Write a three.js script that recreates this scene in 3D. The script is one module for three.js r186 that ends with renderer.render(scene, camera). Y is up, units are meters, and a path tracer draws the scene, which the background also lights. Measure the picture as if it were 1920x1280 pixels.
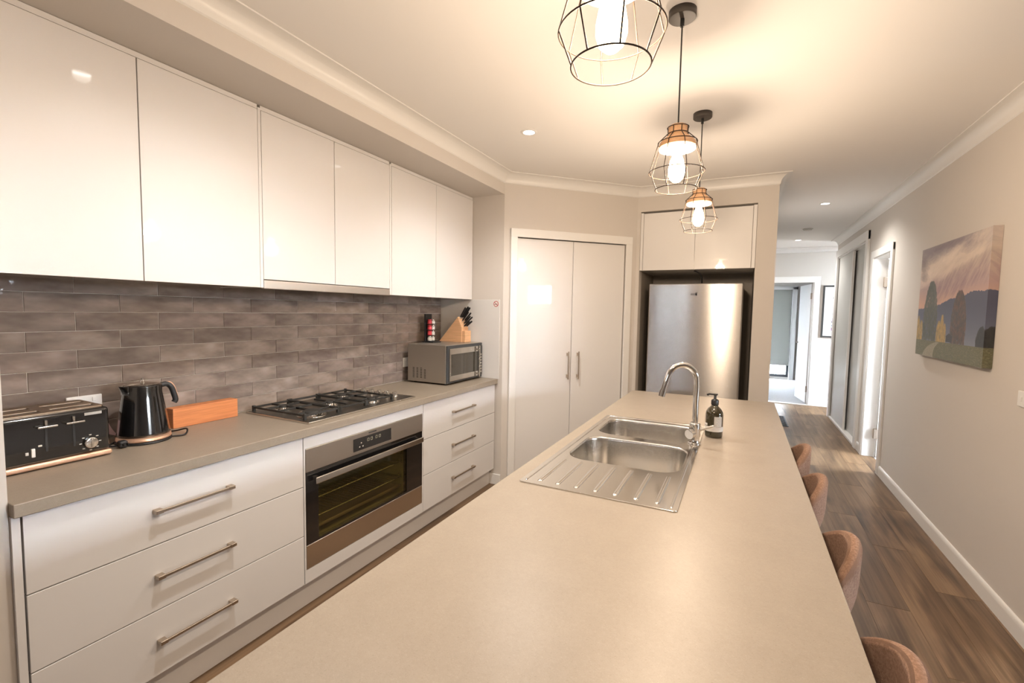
import * as THREE from 'three';
import { RoundedBoxGeometry } from 'three/addons/geometries/RoundedBoxGeometry.js';
import { mergeGeometries, mergeVertices, toCreasedNormals } from 'three/addons/utils/BufferGeometryUtils.js';
import { RectAreaLightUniformsLib } from 'three/addons/lights/RectAreaLightUniformsLib.js';
RectAreaLightUniformsLib.init();

// ------------------------------------------------------------------ camera, sky, exposure
const R = THREE.MathUtils.degToRad;
const scene = new THREE.Scene();
const camera = new THREE.PerspectiveCamera(73.3, 1.5, 0.02, 100);
camera.rotation.order = 'YXZ';
camera.position.set(0, 1.469, 0);
camera.rotation.set(R(-3.778), R(26.551), R(0.95));
scene.add(camera);
scene.background = new THREE.Color().setRGB(120, 134, 150);          // bright overcast sky
const renderer = new THREE.WebGLRenderer({ antialias: true });
renderer.toneMapping = THREE.LinearToneMapping;
renderer.toneMappingExposure = 0.63;
renderer.shadowMap.enabled = true;
const DOWNLIGHT = 10.5, PENDANT = 3.3;

// ------------------------------------------------------------------ helpers
let seed = 20240;
const rnd = () => { seed = (seed * 1664525 + 1013904223) >>> 0; return seed / 4294967296; };
const V = (x, y, z) => new THREE.Vector3(x, y, z);
const names = new Map();
function numbered(n) {
  const k = names.get(n) || 0; names.set(n, k + 1);
  return k ? `${n}_${String(k).padStart(3, '0')}` : n;
}
// uv in metres, by the way each face points
function boxUV(g) {
  const p = g.attributes.position, n = g.attributes.normal, uv = new Float32Array(p.count * 2);
  for (let i = 0; i < p.count; i++) {
    const ax = Math.abs(n.getX(i)), ay = Math.abs(n.getY(i)), az = Math.abs(n.getZ(i));
    if (ax >= ay && ax >= az) { uv[2 * i] = p.getZ(i); uv[2 * i + 1] = p.getY(i); }
    else if (az >= ay) { uv[2 * i] = p.getX(i); uv[2 * i + 1] = p.getY(i); }
    else { uv[2 * i] = p.getX(i); uv[2 * i + 1] = p.getZ(i); }
  }
  g.setAttribute('uv', new THREE.BufferAttribute(uv, 2));
  return g;
}
const flat = (g) => (g.index ? g.toNonIndexed() : g);
function bx(x0, x1, y0, y1, z0, z1, r = 0) {
  const w = Math.abs(x1 - x0), h = Math.abs(y1 - y0), d = Math.abs(z1 - z0);
  const rr = Math.min(r, w / 2.02, h / 2.02, d / 2.02);
  const g = r ? flat(new RoundedBoxGeometry(w, h, d, r > 0.008 ? 4 : 2, rr)) : flat(new THREE.BoxGeometry(w, h, d));
  g.translate((x0 + x1) / 2, (y0 + y1) / 2, (z0 + z1) / 2);
  return boxUV(g);
}
function cyl(r0, r1, h, x, y, z, seg = 32) {           // stands on y
  const g = flat(new THREE.CylinderGeometry(r1, r0, h, seg)); g.translate(x, y + h / 2, z); return g;
}
function lathe(pts, x = 0, y = 0, z = 0, seg = 40) {
  const g = flat(new THREE.LatheGeometry(pts.map(([a, b]) => new THREE.Vector2(a, b)), seg)); g.translate(x, y, z); return g;
}
function tube(pts, r, seg = 32, rs = 10, closed = false) {
  return flat(new THREE.TubeGeometry(new THREE.CatmullRomCurve3(pts, closed), seg, r, rs, closed));
}
function bar(a, b, r, rs = 8) {                        // straight round bar
  const d = b.clone().sub(a), g = flat(new THREE.CylinderGeometry(r, r, d.length(), rs));
  g.applyQuaternion(new THREE.Quaternion().setFromUnitVectors(V(0, 1, 0), d.clone().normalize()));
  const m = a.clone().add(b).multiplyScalar(0.5); g.translate(m.x, m.y, m.z); return g;
}
function ring(r, t, x, y, z, seg = 48, rs = 8) {
  const g = flat(new THREE.TorusGeometry(r, t, rs, seg)); g.rotateX(Math.PI / 2); g.translate(x, y, z); return g;
}
function extr(shape, depth, bevel = 0) {
  return flat(new THREE.ExtrudeGeometry(shape, { depth, bevelEnabled: bevel > 0, bevelSize: bevel, bevelThickness: bevel, bevelSegments: 2, curveSegments: 12 }));
}
function rrect(x0, x1, y0, y1, r, S = THREE.Shape) {
  const s = new S();
  s.moveTo(x0 + r, y0); s.lineTo(x1 - r, y0); s.absarc(x1 - r, y0 + r, r, -Math.PI / 2, 0); s.lineTo(x1, y1 - r); s.absarc(x1 - r, y1 - r, r, 0, Math.PI / 2);
  s.lineTo(x0 + r, y1); s.absarc(x0 + r, y1 - r, r, Math.PI / 2, Math.PI); s.lineTo(x0, y0 + r); s.absarc(x0 + r, y0 + r, r, Math.PI, Math.PI * 1.5);
  return s;
}
function joined(geos) {
  if (!Array.isArray(geos)) geos = [geos];
  const a = geos.map((g) => {
    g = flat(g);
    for (const k of Object.keys(g.attributes)) if (!['position', 'normal', 'uv'].includes(k)) g.deleteAttribute(k);
    return g;
  });
  return a.length > 1 ? mergeGeometries(a) : a[0];
}
// a part (or a one-mesh thing): geometry is given in world metres and moved to its parent's frame
function part(name, geos, material, parent, label) {
  const g = joined(geos), m = new THREE.Mesh(g, material);
  const p = parent || scene;
  m.name = p === scene ? numbered(name) : name;
  m.castShadow = m.receiveShadow = true;
  if (p !== scene && !p.userData.local) {
    const o = V(0, 0, 0); let q = p; while (q && q !== scene) { o.add(q.position); q = q.parent; }
    g.translate(-o.x, -o.y, -o.z);
  }
  if (p !== scene && p.userData.local) m.userData.local = true;
  if (label) m.userData.label = label;
  p.add(m); return m;
}
function tag(o, label, category, group) { o.userData.label = label; o.userData.category = category; if (group) o.userData.group = group; return o; }
function thing(name, label, category, base = [0, 0, 0], o = {}) {
  const g = new THREE.Group(); g.name = numbered(name); g.position.set(...base);
  if (o.turn) g.rotation.y = o.turn;
  g.userData = { label, category }; if (o.group) g.userData.group = o.group; if (o.local) g.userData.local = true;
  scene.add(g); return g;
}
function struct(name, geos, m, parent) {
  const o = part(name, geos, m, parent); if (!parent) o.userData.kind = 'structure'; return o;
}
function structGroup(name, base = [0, 0, 0], o = {}) {
  const g = new THREE.Group(); g.name = numbered(name); g.position.set(...base); if (o.turn) g.rotation.y = o.turn;
  g.userData = { kind: 'structure' }; if (o.local) g.userData.local = true; scene.add(g); return g;
}
function copy(o, label) {
  const c = o.clone(); c.name = numbered(o.name.replace(/_\d{3}$/, '')); c.userData = { ...o.userData }; if (label) c.userData.label = label; scene.add(c); return c;
}

// ------------------------------------------------------------------ textures (what surfaces are made of)
function lattice(n, s) { let q = s; const a = new Float32Array(n * n); for (let i = 0; i < n * n; i++) { q = (q * 1664525 + 1013904223) >>> 0; a[i] = q / 4294967296; } return a; }
const LAT = [1, 2, 3, 4, 5, 6].map((k) => lattice(64, k * 7919));
function vnoise(k, x, y, px, py) {      // value noise that repeats every px, py cells
  const a = LAT[k % 6], xi = Math.floor(x), yi = Math.floor(y), fx = x - xi, fy = y - yi;
  const m = (v, p) => ((v % p) + p) % p, sx = fx * fx * (3 - 2 * fx), sy = fy * fy * (3 - 2 * fy);
  const at = (i, j) => a[(m(j, py) % 64) * 64 + (m(i, px) % 64)];
  return (at(xi, yi) * (1 - sx) + at(xi + 1, yi) * sx) * (1 - sy) + (at(xi, yi + 1) * (1 - sx) + at(xi + 1, yi + 1) * sx) * sy;
}
function fbm(u, v, fx, fy, oct = 4, k = 0) {
  let s = 0, w = 0.5, t = 0;
  for (let o = 0; o < oct; o++) { s += w * vnoise(k + o, u * fx, v * fy, fx, fy); t += w; w *= 0.5; fx *= 2; fy *= 2; }
  return s / t;
}
function tex(w, h, fn, o = {}) {
  const d = new Uint8Array(w * h * 4);
  for (let j = 0; j < h; j++) for (let i = 0; i < w; i++) {
    const c = fn(i / w, j / h, i, j), k = (j * w + i) * 4;
    d[k] = Math.max(0, Math.min(255, c[0])); d[k + 1] = Math.max(0, Math.min(255, c[1])); d[k + 2] = Math.max(0, Math.min(255, c[2])); d[k + 3] = 255;
  }
  const t = new THREE.DataTexture(d, w, h, THREE.RGBAFormat); t.wrapS = t.wrapT = THREE.RepeatWrapping; t.magFilter = THREE.LinearFilter; t.minFilter = THREE.LinearMipmapLinearFilter; t.generateMipmaps = true;
  if (!o.data) t.colorSpace = THREE.SRGBColorSpace;
  if (o.size) t.repeat.set(1 / o.size[0], 1 / o.size[1]);
  t.needsUpdate = true; return t;
}
const grey = (v) => [v, v, v];
const stoneTex = tex(512, 512, (u, v, i, j) => {
  const n = fbm(u, v, 8, 8, 3), f = vnoise(3, u * 64, v * 64, 64, 64), g = vnoise(5, u * 256, v * 256, 64, 64);
  let k = (n - 0.5) * 5 + (f - 0.5) * 3 + (g - 0.5) * 5;
  if (g > 0.93) k += 7; if (g < 0.06) k -= 9;
  return [151 + k, 140 + k, 126 + k * 0.95];
}, { size: [0.4, 0.4] });
const tileTex = tex(512, 512, (u, v) => {
  const n = fbm(u, v, 6, 14, 4, 1), s = fbm(u, v, 16, 40, 3, 2), k = (n - 0.5) * 62 + (s - 0.5) * 26;
  return [134 + k, 122 + k * 0.98, 114 + k * 0.95];
}, { size: [0.8, 0.8] });
const tileBump = tex(512, 512, (u, v) => grey(255 * (0.75 * fbm(u, v, 14, 18, 2, 3) + 0.25 * fbm(u, v, 40, 50, 2, 1))), { data: true, size: [0.8, 0.8] });
const plankTex = tex(1024, 1024, (u, v) => {            // v runs along the board
  const g = fbm(u, v, 44, 4, 4, 2), b = fbm(u, v, 5, 3, 3, 4), f = vnoise(1, u * 220, v * 14, 64, 14), d = fbm(u, v, 9, 5, 4, 0);
  let k = (g - 0.5) * 58 + (b - 0.5) * 44 + (f - 0.5) * 16 - Math.max(0, d - 0.6) * 170;
  return [116 + k, 92 + k * 0.9, 68 + k * 0.76];
}, { size: [1.1, 2.6] });
const grainTex = tex(512, 512, (u, v) => {              // u runs along the grain
  const g = fbm(u, v, 3, 40, 4, 2), k = (g - 0.5) * 46;
  return [216 + k, 170 + k * 0.9, 128 + k * 0.8];
}, { size: [0.3, 0.14] });
const orangeTex = tex(512, 256, (u, v) => {
  const g = fbm(u, v, 4, 30, 4, 3), k = (g - 0.5) * 40;
  return [208 + k, 132 + k * 0.9, 82 + k * 0.7];
}, { size: [0.35, 0.12] });
const fabricTex = tex(256, 256, (u, v, i, j) => {
  const w = ((i >> 1) + (j >> 1)) % 2 ? 12 : -12, n = (fbm(u, v, 32, 32, 3, 1) - 0.5) * 50;
  return [150 + w + n, 118 + w + n * 0.9, 98 + w + n * 0.85];
}, { size: [0.12, 0.12] });
const fabricBump = tex(256, 256, (u, v, i, j) => grey((((i >> 1) + (j >> 1)) % 2 ? 190 : 70) + (vnoise(2, u * 60, v * 60, 60, 60) - 0.5) * 80), { data: true, size: [0.12, 0.12] });
const brushTex = tex(512, 512, (u, v) => grey(128 + (vnoise(1, u * 4, v * 512, 4, 64) - 0.5) * 60 + (vnoise(4, u * 8, v * 256, 8, 64) - 0.5) * 50), { data: true, size: [0.6, 0.25] });
const carpetTex = tex(256, 256, (u, v) => { const k = (fbm(u, v, 40, 40, 3, 2) - 0.5) * 40; return [196 + k, 196 + k, 198 + k]; }, { size: [0.3, 0.3] });

// ------------------------------------------------------------------ materials
const std = (o) => new THREE.MeshStandardMaterial(o), phy = (o) => new THREE.MeshPhysicalMaterial(o);
const lin = (r, g, b) => new THREE.Color().setRGB(r, g, b);
const M = {
  wall: std({ color: lin(0.65, 0.61, 0.565), roughness: 0.85 }),
  ceiling: std({ color: lin(0.86, 0.845, 0.825), roughness: 0.9 }),
  trim: std({ color: lin(0.82, 0.81, 0.79), roughness: 0.35 }),
  gloss: phy({ color: lin(0.78, 0.765, 0.75), roughness: 0.35, clearcoat: 1, clearcoatRoughness: 0.03 }),
  satin: phy({ color: lin(0.75, 0.745, 0.745), roughness: 0.45, clearcoat: 0.5, clearcoatRoughness: 0.2 }),
  door: std({ color: lin(0.8, 0.79, 0.775), roughness: 0.4 }),
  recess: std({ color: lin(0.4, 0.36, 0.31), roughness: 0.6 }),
  dark: std({ color: lin(0.02, 0.02, 0.02), roughness: 0.6 }),
  stone: std({ map: stoneTex, roughness: 0.37 }),
  grout: std({ color: lin(0.6, 0.56, 0.5), roughness: 0.9 }),
  splash: phy({ color: lin(0.74, 0.73, 0.71), roughness: 0.07 }),
  steel: phy({ color: lin(0.68, 0.63, 0.57), metalness: 1, roughness: 0.3, anisotropy: 0.8, bumpMap: brushTex, bumpScale: 0.00003 }),
  fridge: phy({ color: lin(0.6, 0.58, 0.56), metalness: 1, roughness: 0.23, anisotropy: 0.98, anisotropyRotation: Math.PI / 2 }),
  sinkSteel: phy({ color: lin(0.66, 0.64, 0.61), metalness: 1, roughness: 0.24 }),
  rimSteel: std({ color: lin(0.7, 0.68, 0.65), metalness: 1, roughness: 0.16 }),
  chrome: std({ color: lin(0.8, 0.8, 0.8), metalness: 1, roughness: 0.05 }),
  nickel: std({ color: lin(0.5, 0.43, 0.36), metalness: 1, roughness: 0.32 }),
  mwSteel: std({ color: lin(0.5, 0.47, 0.42), metalness: 0.85, roughness: 0.42 }),
  iron: std({ color: lin(0.025, 0.024, 0.022), roughness: 0.55 }),
  hob: phy({ color: lin(0.2, 0.19, 0.17), metalness: 0.9, roughness: 0.28 }),
  blackGloss: phy({ color: lin(0.008, 0.008, 0.009), roughness: 0.12, clearcoat: 1, clearcoatRoughness: 0.04 }),
  blackPlastic: std({ color: lin(0.015, 0.015, 0.016), roughness: 0.45 }),
  ovenGlass: phy({ color: lin(0.86, 0.84, 0.62), roughness: 0.03, transmission: 1, thickness: 0, ior: 1.5 }),
  enamel: std({ color: lin(0.34, 0.33, 0.25), roughness: 0.4 }),
  copper: std({ color: lin(0.72, 0.46, 0.32), metalness: 0.6, roughness: 0.35 }),
  paleWood: std({ map: grainTex, roughness: 0.5 }),
  orangeWood: std({ map: orangeTex, roughness: 0.45 }),
  fabric: std({ map: fabricTex, bumpMap: fabricBump, bumpScale: 0.0008, roughness: 0.95 }),
  legWood: std({ color: lin(0.05, 0.035, 0.025), roughness: 0.5 }),
  wire: std({ color: lin(0.045, 0.028, 0.019), metalness: 0.4, roughness: 0.45 }),
  rose: std({ color: lin(0.06, 0.05, 0.042), roughness: 0.5 }),
  bulb: std({ color: lin(1, 0.9, 0.7), emissive: lin(1, 0.78, 0.5), emissiveIntensity: 22, roughness: 0.2 }),
  lamp: std({ color: 0xffffff, emissive: lin(1, 0.97, 0.92), emissiveIntensity: 9 }),
  glass: phy({ color: 0xffffff, roughness: 0, transmission: 1, thickness: 0, ior: 1.45 }),
  alu: std({ color: lin(0.08, 0.085, 0.09), metalness: 0.5, roughness: 0.45 }),
  blind: phy({ color: lin(0.36, 0.36, 0.33), roughness: 1, transmission: 0.3, thickness: 0 }),
  carpet: std({ map: carpetTex, roughness: 1 }),
  amber: phy({ color: lin(0.035, 0.028, 0.012), roughness: 0.07, clearcoat: 1, clearcoatRoughness: 0.03 }),
  label: std({ color: lin(0.62, 0.6, 0.56), roughness: 0.6 }),
  closet: std({ color: lin(0.6, 0.6, 0.58), roughness: 0.4 }),
  plastic: std({ color: lin(0.8, 0.79, 0.77), roughness: 0.35 }),
  red: std({ color: lin(0.62, 0.05, 0.07), roughness: 0.35 }),
  pink: std({ color: lin(0.72, 0.5, 0.5), roughness: 0.8 }),
  paving: std({ color: lin(0.32, 0.31, 0.29), roughness: 0.9 }),
  fence: std({ color: lin(0.2, 0.17, 0.14), roughness: 0.9 }),
};
const HT = 2.58;                    // ceiling
const K = 0.9026;                   // worktops
const WX = -2.385;                  // face of the splashback tiles
const ZR = -3.36;                   // return wall at the end of the run

// ------------------------------------------------------------------ the room shell
{
  const fl = structGroup('floor');
  part('subfloor', [bx(-2.7, 4.7, -0.2, -0.006, -9, 4.7)], M.paving, fl);
  // boards, 0.18 m wide, running down the room; the strip under the cabinets has none
  const variants = [];
  for (let i = 0; i < 8; i++) {
    const g = bx(-0.0895, 0.0895, -0.006, 0, -0.6095, 0.6095);
    const uv = g.attributes.uv, ou = rnd() * 1.1, ov = rnd() * 2.6;
    for (let k = 0; k < uv.count; k++) uv.setXY(k, uv.getX(k) + ou, uv.getY(k) + ov);
    variants.push(g);
  }
  const tones = [0.86, 0.94, 1.0, 1.07].map((t) => std({ map: plankTex, color: lin(t, t, t), roughness: 0.36 }));
  const rest = [];
  for (let c = 0; c < 41; c++) {
    const x = -2.6 + 0.18 * c + 0.09, off = (c * 0.47) % 1.22;
    for (let r = 0; r < 12; r++) {
      const z = -8.9 + 1.22 * r + off - 0.61;
      if (z + 0.61 < -8.95 || z - 0.61 > 4.5) continue;
      const seen = (x > 0.1 && x < 1.3 && z < -1.2) || (x > -1.95 && x < -0.6 && z > -4.6 && z < 0.3);
      const g = variants[Math.floor(rnd() * 8)], mt = tones[Math.floor(rnd() * 4)];
      const z0 = Math.max(z - 0.61, -8.9), z1 = Math.min(z + 0.61, 4.6);
      if (z1 - z0 < 0.05) continue;
      if (seen) {
        const m = new THREE.Mesh(g, mt); m.name = 'plank'; m.position.set(x, 0, (z0 + z1) / 2); m.scale.z = (z1 - z0 - 0.001) / 1.22; m.receiveShadow = true; fl.add(m);
      } else {
        const q = g.clone(); q.scale(1, 1, (z1 - z0 - 0.001) / 1.22); q.translate(x, 0, (z0 + z1) / 2); rest.push(q);
      }
    }
  }
  const o = part('plank_field', rest, tones[2], fl); o.userData.kind = 'stuff';
}
struct('floor_far_room', bx(-1.6, 2.6, -0.2, 0.004, -12.3, -8.9), M.carpet);
struct('floor_side_room', bx(1.3, 2.65, -0.2, 0.002, -6.3, -4.5), M.carpet);
struct('ceiling', [bx(-2.7, 4.7, HT, HT + 0.15, -12.5, 4.8)], M.ceiling);
// left wall with tiles
struct('wall_left', [bx(-2.6, WX - 0.009, 0, HT, ZR - 0.1, 4.6)], M.wall);
struct('wall_left_nib', [bx(WX - 0.009, -1.838, 0, HT, -0.497, -0.3)], M.wall);
struct('wall_return', [bx(WX - 0.1, -1.767, 0, HT, ZR - 0.1, ZR)], M.wall);
struct('trim_1', [bx(-1.95, -1.767, 0, 0.09, ZR, ZR + 0.014, 0.003)], M.trim);
// bulkhead over the wall cupboards
struct('ceiling_bulkhead', [bx(WX - 0.009, -1.767, 2.415, HT - 0.001, ZR, 4.6)], M.wall);
// pantry wall, turned 45 degrees, with its door opening
const PA = [-1.767, 0, ZR + 0.0], PL = 1.2545;
{
  const w = structGroup('wall_pantry', PA, { turn: R(45), local: true });
  part('wall_panel', [bx(0, 0.11, 0, HT, -0.1, 0), bx(1.146, PL, 0, HT, -0.1, 0), bx(0.11, 1.146, 2.084, HT, -0.1, 0)], M.wall, w);
  part('back', bx(0.0, PL, 0, HT, -0.16, -0.12), M.wall, w);
  const c = structGroup('trim_2', PA, { turn: R(45), local: true });
  part('architrave', [bx(0.055, 0.115, 0, 2.148, 0, 0.018, 0.004)], M.trim, c);
  part('architrave', [bx(1.141, 1.203, 0, 2.148, 0, 0.018, 0.004)], M.trim, c);
  part('architrave', [bx(0.055, 1.203, 2.079, 2.148, 0, 0.02, 0.004)], M.trim, c);
  let n = 1;
  for (const [a, b, h] of [[0.118, 0.629, 0.594], [0.633, 1.138, 0.692]]) {
    const d = structGroup('door_' + n++, PA, { turn: R(45), local: true });
    d.userData.label = n === 2 ? 'glossy white pantry door beside the microwave bench' : 'glossy white pantry door beside the fridge';
    part('leaf', bx(a, b, 0.012, 2.074, -0.04, -0.008, 0.002), M.gloss, d);
    part('handle', [bx(h - 0.005, h + 0.005, 0.885, 1.128, 0.02, 0.03, 0.002), bx(h - 0.005, h + 0.005, 0.9, 0.925, -0.008, 0.022), bx(h - 0.005, h + 0.005, 1.09, 1.115, -0.008, 0.022)], M.nickel, d, 'slim brushed nickel bar handle');
  }
}
// fridge wall with its recess
const FZ = PA[2] - PL * Math.SQRT1_2, FX = PA[0] + PL * Math.SQRT1_2;     // inner corner
struct('wall_fridge', [bx(FX - 0.05, -0.85, 0, HT, FZ - 0.12, FZ), bx(0.075, 0.22, 0, HT, FZ - 0.12, FZ), bx(-0.85, 0.075, 2.374, HT, FZ - 0.12, FZ)], M.wall);
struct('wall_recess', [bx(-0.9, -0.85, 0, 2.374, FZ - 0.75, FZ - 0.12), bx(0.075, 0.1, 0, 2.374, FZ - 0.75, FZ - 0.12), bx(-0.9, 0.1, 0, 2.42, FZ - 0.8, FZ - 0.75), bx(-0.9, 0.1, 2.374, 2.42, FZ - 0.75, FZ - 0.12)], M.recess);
// hall
struct('wall_hall_left', [bx(0.1, 0.22, 0, HT, -8.9, FZ - 0.12)], M.wall);
struct('wall_right', [bx(1.205, 1.305, 0, HT, -5.34, -2.6), bx(1.205, 1.305, 2.084, HT, -5.98, -5.34), bx(1.205, 1.305, 0, HT, -6.3, -5.98), bx(1.205, 1.305, 2.33, HT, -8.02, -6.3), bx(1.205, 1.305, 0, HT, -8.16, -8.02)], M.wall);
struct('wall_far', [bx(0.1, 0.3, 0, HT, -9, -8.9), bx(0.3, 1.03, 2.02, HT, -9, -8.9), bx(1.03, 2.4, 0, HT, -9, -8.9)], M.wall);
struct('wall_alcove', [bx(2.3, 2.4, 2.5, HT, -8.9, -8.06), bx(1.305, 2.4, 0, HT, -8.16, -8.06)], M.wall);
struct('wall_closet', [bx(1.9, 1.98, 0, HT, -8.06, -6.3), bx(1.305, 1.98, 0, HT, -6.32, -6.24)], M.wall);
// side room behind the hall door, open to daylight through its window
struct('wall_side_room', [bx(1.305, 2.7, 0, HT, -6.24, -6.2), bx(1.305, 2.7, 0, HT, -4.5, -4.4), bx(2.6, 2.7, 0, 0.1, -6.2, -4.5), bx(2.6, 2.7, 2.45, HT, -6.2, -4.5), bx(2.6, 2.7, 0.1, 2.45, -6.2, -6.1), bx(2.6, 2.7, 0.1, 2.45, -4.6, -4.5)], M.trim);
// far room
struct('wall_far_room', [bx(-1.7, -1.6, 0, HT, -12.3, -11.3), bx(-1.7, -1.6, 0, 0.5, -11.3, -10.7), bx(-1.7, -1.6, 2.1, HT, -11.3, -10.7), bx(-1.7, -1.6, 0, HT, -10.7, -9), bx(2.5, 2.6, 0, HT, -12.3, -9), bx(-1.7, 0.1, 0, HT, -9, -8.95), bx(1.03, 2.6, 2.3, HT, -9.06, -9), bx(-1.7, 2.6, 2.1, HT, -12.3, -12.2), bx(-1.7, -0.9, 0, 2.1, -12.3, -12.2), bx(1.03, 2.6, 0, 2.1, -12.3, -12.2), bx(-0.9, 1.03, 0, 0.06, -12.3, -12.2)], M.wall);
// living area behind and beside the photographer
struct('wall_living_side', [bx(1.305, 4.6, 0, HT, -2.7, -2.6), bx(4.5, 4.6, 0, HT, -2.6, -1.9), bx(4.5, 4.6, 2.1, HT, -1.9, -0.65), bx(4.5, 4.6, 0, HT, -0.65, 4.6)], M.wall);
struct('wall_back', [bx(-2.6, -2.0, 0, HT, 4.5, 4.6), bx(-2.0, -1.88, 0, 1.75, 4.5, 4.6), bx(-2.0, -1.88, 2.05, HT, 4.5, 4.6), bx(-1.88, -1.54, 0, HT, 4.5, 4.6), bx(-1.54, -1.42, 0, 1.75, 4.5, 4.6), bx(-1.54, -1.42, 2.05, HT, 4.5, 4.6), bx(-1.42, 4.6, 0, HT, 4.5, 4.6)], M.wall);
struct('ground', [bx(-12, 16, -0.4, -0.2, -24, 16)], M.paving);
struct('ceiling_verandah', [bx(4.6, 7.4, 2.5, 2.6, -2.9, 3.5)], M.paving);
struct('fence_outside', [bx(8.4, 8.5, -0.2, 1.75, -6, 9), bx(-9, 9, -0.2, 1.75, 9.4, 9.5)], M.fence);
{
  let n = 1;
  const win = (fr, panes) => { const g = structGroup('window_' + n++); part('window_frame', fr, M.alu, g); for (const p of panes) part('pane', p, M.glass, g); };
  const f = 0.05;
  win([bx(4.52, 4.58, 0, f, -1.9, -0.65), bx(4.52, 4.58, 2.1 - f, 2.1, -1.9, -0.65), bx(4.52, 4.58, f, 2.1 - f, -1.9, -1.9 + f), bx(4.52, 4.58, f, 2.1 - f, -0.65 - f, -0.65)], [bx(4.547, 4.553, f, 2.1 - f, -1.85, -0.7)]);
  for (const x of [-2.0, -1.54]) win([bx(x, x + 0.12, 1.75, 1.765, 4.52, 4.58), bx(x, x + 0.12, 2.035, 2.05, 4.52, 4.58), bx(x, x + 0.015, 1.765, 2.035, 4.52, 4.58), bx(x + 0.105, x + 0.12, 1.765, 2.035, 4.52, 4.58)], [bx(x + 0.015, x + 0.105, 1.765, 2.035, 4.547, 4.553)]);
  win([bx(2.62, 2.68, 0.1, 0.14, -6.1, -4.6), bx(2.62, 2.68, 2.41, 2.45, -6.1, -4.6), bx(2.62, 2.68, 0.14, 2.41, -6.1, -6.06), bx(2.62, 2.68, 0.14, 2.41, -4.64, -4.6)], [bx(2.647, 2.653, 0.14, 2.41, -6.06, -4.64)]);
  win([bx(2.32, 2.38, 0, 0.05, -8.88, -8.18), bx(2.32, 2.38, 2.45, 2.5, -8.88, -8.18), bx(2.32, 2.38, 0.05, 2.45, -8.88, -8.83), bx(2.32, 2.38, 0.05, 2.45, -8.23, -8.18)], [bx(2.347, 2.353, 0.05, 2.45, -8.83, -8.23)]);
  win([bx(-0.9, 1.03, 0.06, 0.12, -12.28, -12.2), bx(-0.9, 1.03, 2.04, 2.1, -12.28, -12.2), bx(-0.9, -0.84, 0.12, 2.04, -12.28, -12.2), bx(0.95, 1.03, 0.12, 2.04, -12.28, -12.2)], [bx(-0.84, 0.95, 0.12, 2.04, -12.25, -12.244)]);
  win([bx(-1.68, -1.62, 0.5, 0.54, -11.3, -10.7), bx(-1.68, -1.62, 2.06, 2.1, -11.3, -10.7), bx(-1.68, -1.62, 0.54, 2.06, -11.3, -11.26), bx(-1.68, -1.62, 0.54, 2.06, -10.74, -10.7)], [bx(-1.653, -1.647, 0.54, 2.06, -11.26, -10.74)]);
  const tr = structGroup('trim_3');
  part('window_surround', [bx(1.0, 1.1, 0.0, 2.12, -12.2, -12.17, 0.004), bx(-1.0, 1.1, 2.06, 2.14, -12.2, -12.17, 0.004)], M.trim, tr);
}
tag(part('roller_blind', [bx(-0.88, 0.99, 0.34, 2.06, -12.16, -12.157), bx(-0.88, 0.99, 0.33, 0.35, -12.165, -12.152, 0.003)], M.blind), 'grey roller blind pulled down over the bedroom window', 'blind');

// cornice: a cove swept along the walls with mitred corners
function cornice(name, pts, side) {
  const D = 0.078, prof = [[0, -D]];
  for (let i = 0; i <= 8; i++) { const a = (i / 8) * Math.PI / 2; prof.push([0.006 + (D - 0.012) * (1 - Math.cos(a)), -D + 0.006 + (D - 0.012) * Math.sin(a)]); }
  prof.push([D, -0.006], [D, 0]);
  const n = pts.length, dirs = [], rows = [];
  for (let i = 0; i < n - 1; i++) { const dx = pts[i + 1][0] - pts[i][0], dz = pts[i + 1][1] - pts[i][1], l = Math.hypot(dx, dz); dirs.push([dx / l, dz / l]); }
  const nrm = (d) => [-d[1] * side, d[0] * side];
  for (let i = 0; i < n; i++) {
    const a = nrm(dirs[Math.max(0, i - 1)]), b = nrm(dirs[Math.min(n - 2, i)]);
    let mx = a[0] + b[0], mz = a[1] + b[1]; const l2 = mx * mx + mz * mz, s = 2 / l2; mx *= s; mz *= s;
    rows.push(prof.map(([o, y]) => [pts[i][0] + mx * o, HT + y, pts[i][1] + mz * o]));
  }
  const pos = [];
  const quad = (a, b, c, d) => { for (const q of [a, b, c, a, c, d]) pos.push(...q); };
  for (let i = 0; i < n - 1; i++) for (let j = 0; j < prof.length - 1; j++) quad(rows[i][j], rows[i + 1][j], rows[i + 1][j + 1], rows[i][j + 1]);
  const g = new THREE.BufferGeometry(); g.setAttribute('position', new THREE.Float32BufferAttribute(pos, 3)); g.computeVertexNormals();
  const m = M.trim.clone(); m.side = THREE.DoubleSide;
  struct(name, boxUV(toCreasedNormals(g, R(25))), m);
}
cornice('trim_4', [[-1.767, 4.5], [-1.767, ZR], [FX, FZ], [0.22, FZ], [0.22, -8.9], [2.3, -8.9]], 1);
cornice('trim_5', [[4.5, -2.6], [1.205, -2.6], [1.205, -8.16], [2.3, -8.16]], -1);

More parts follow.
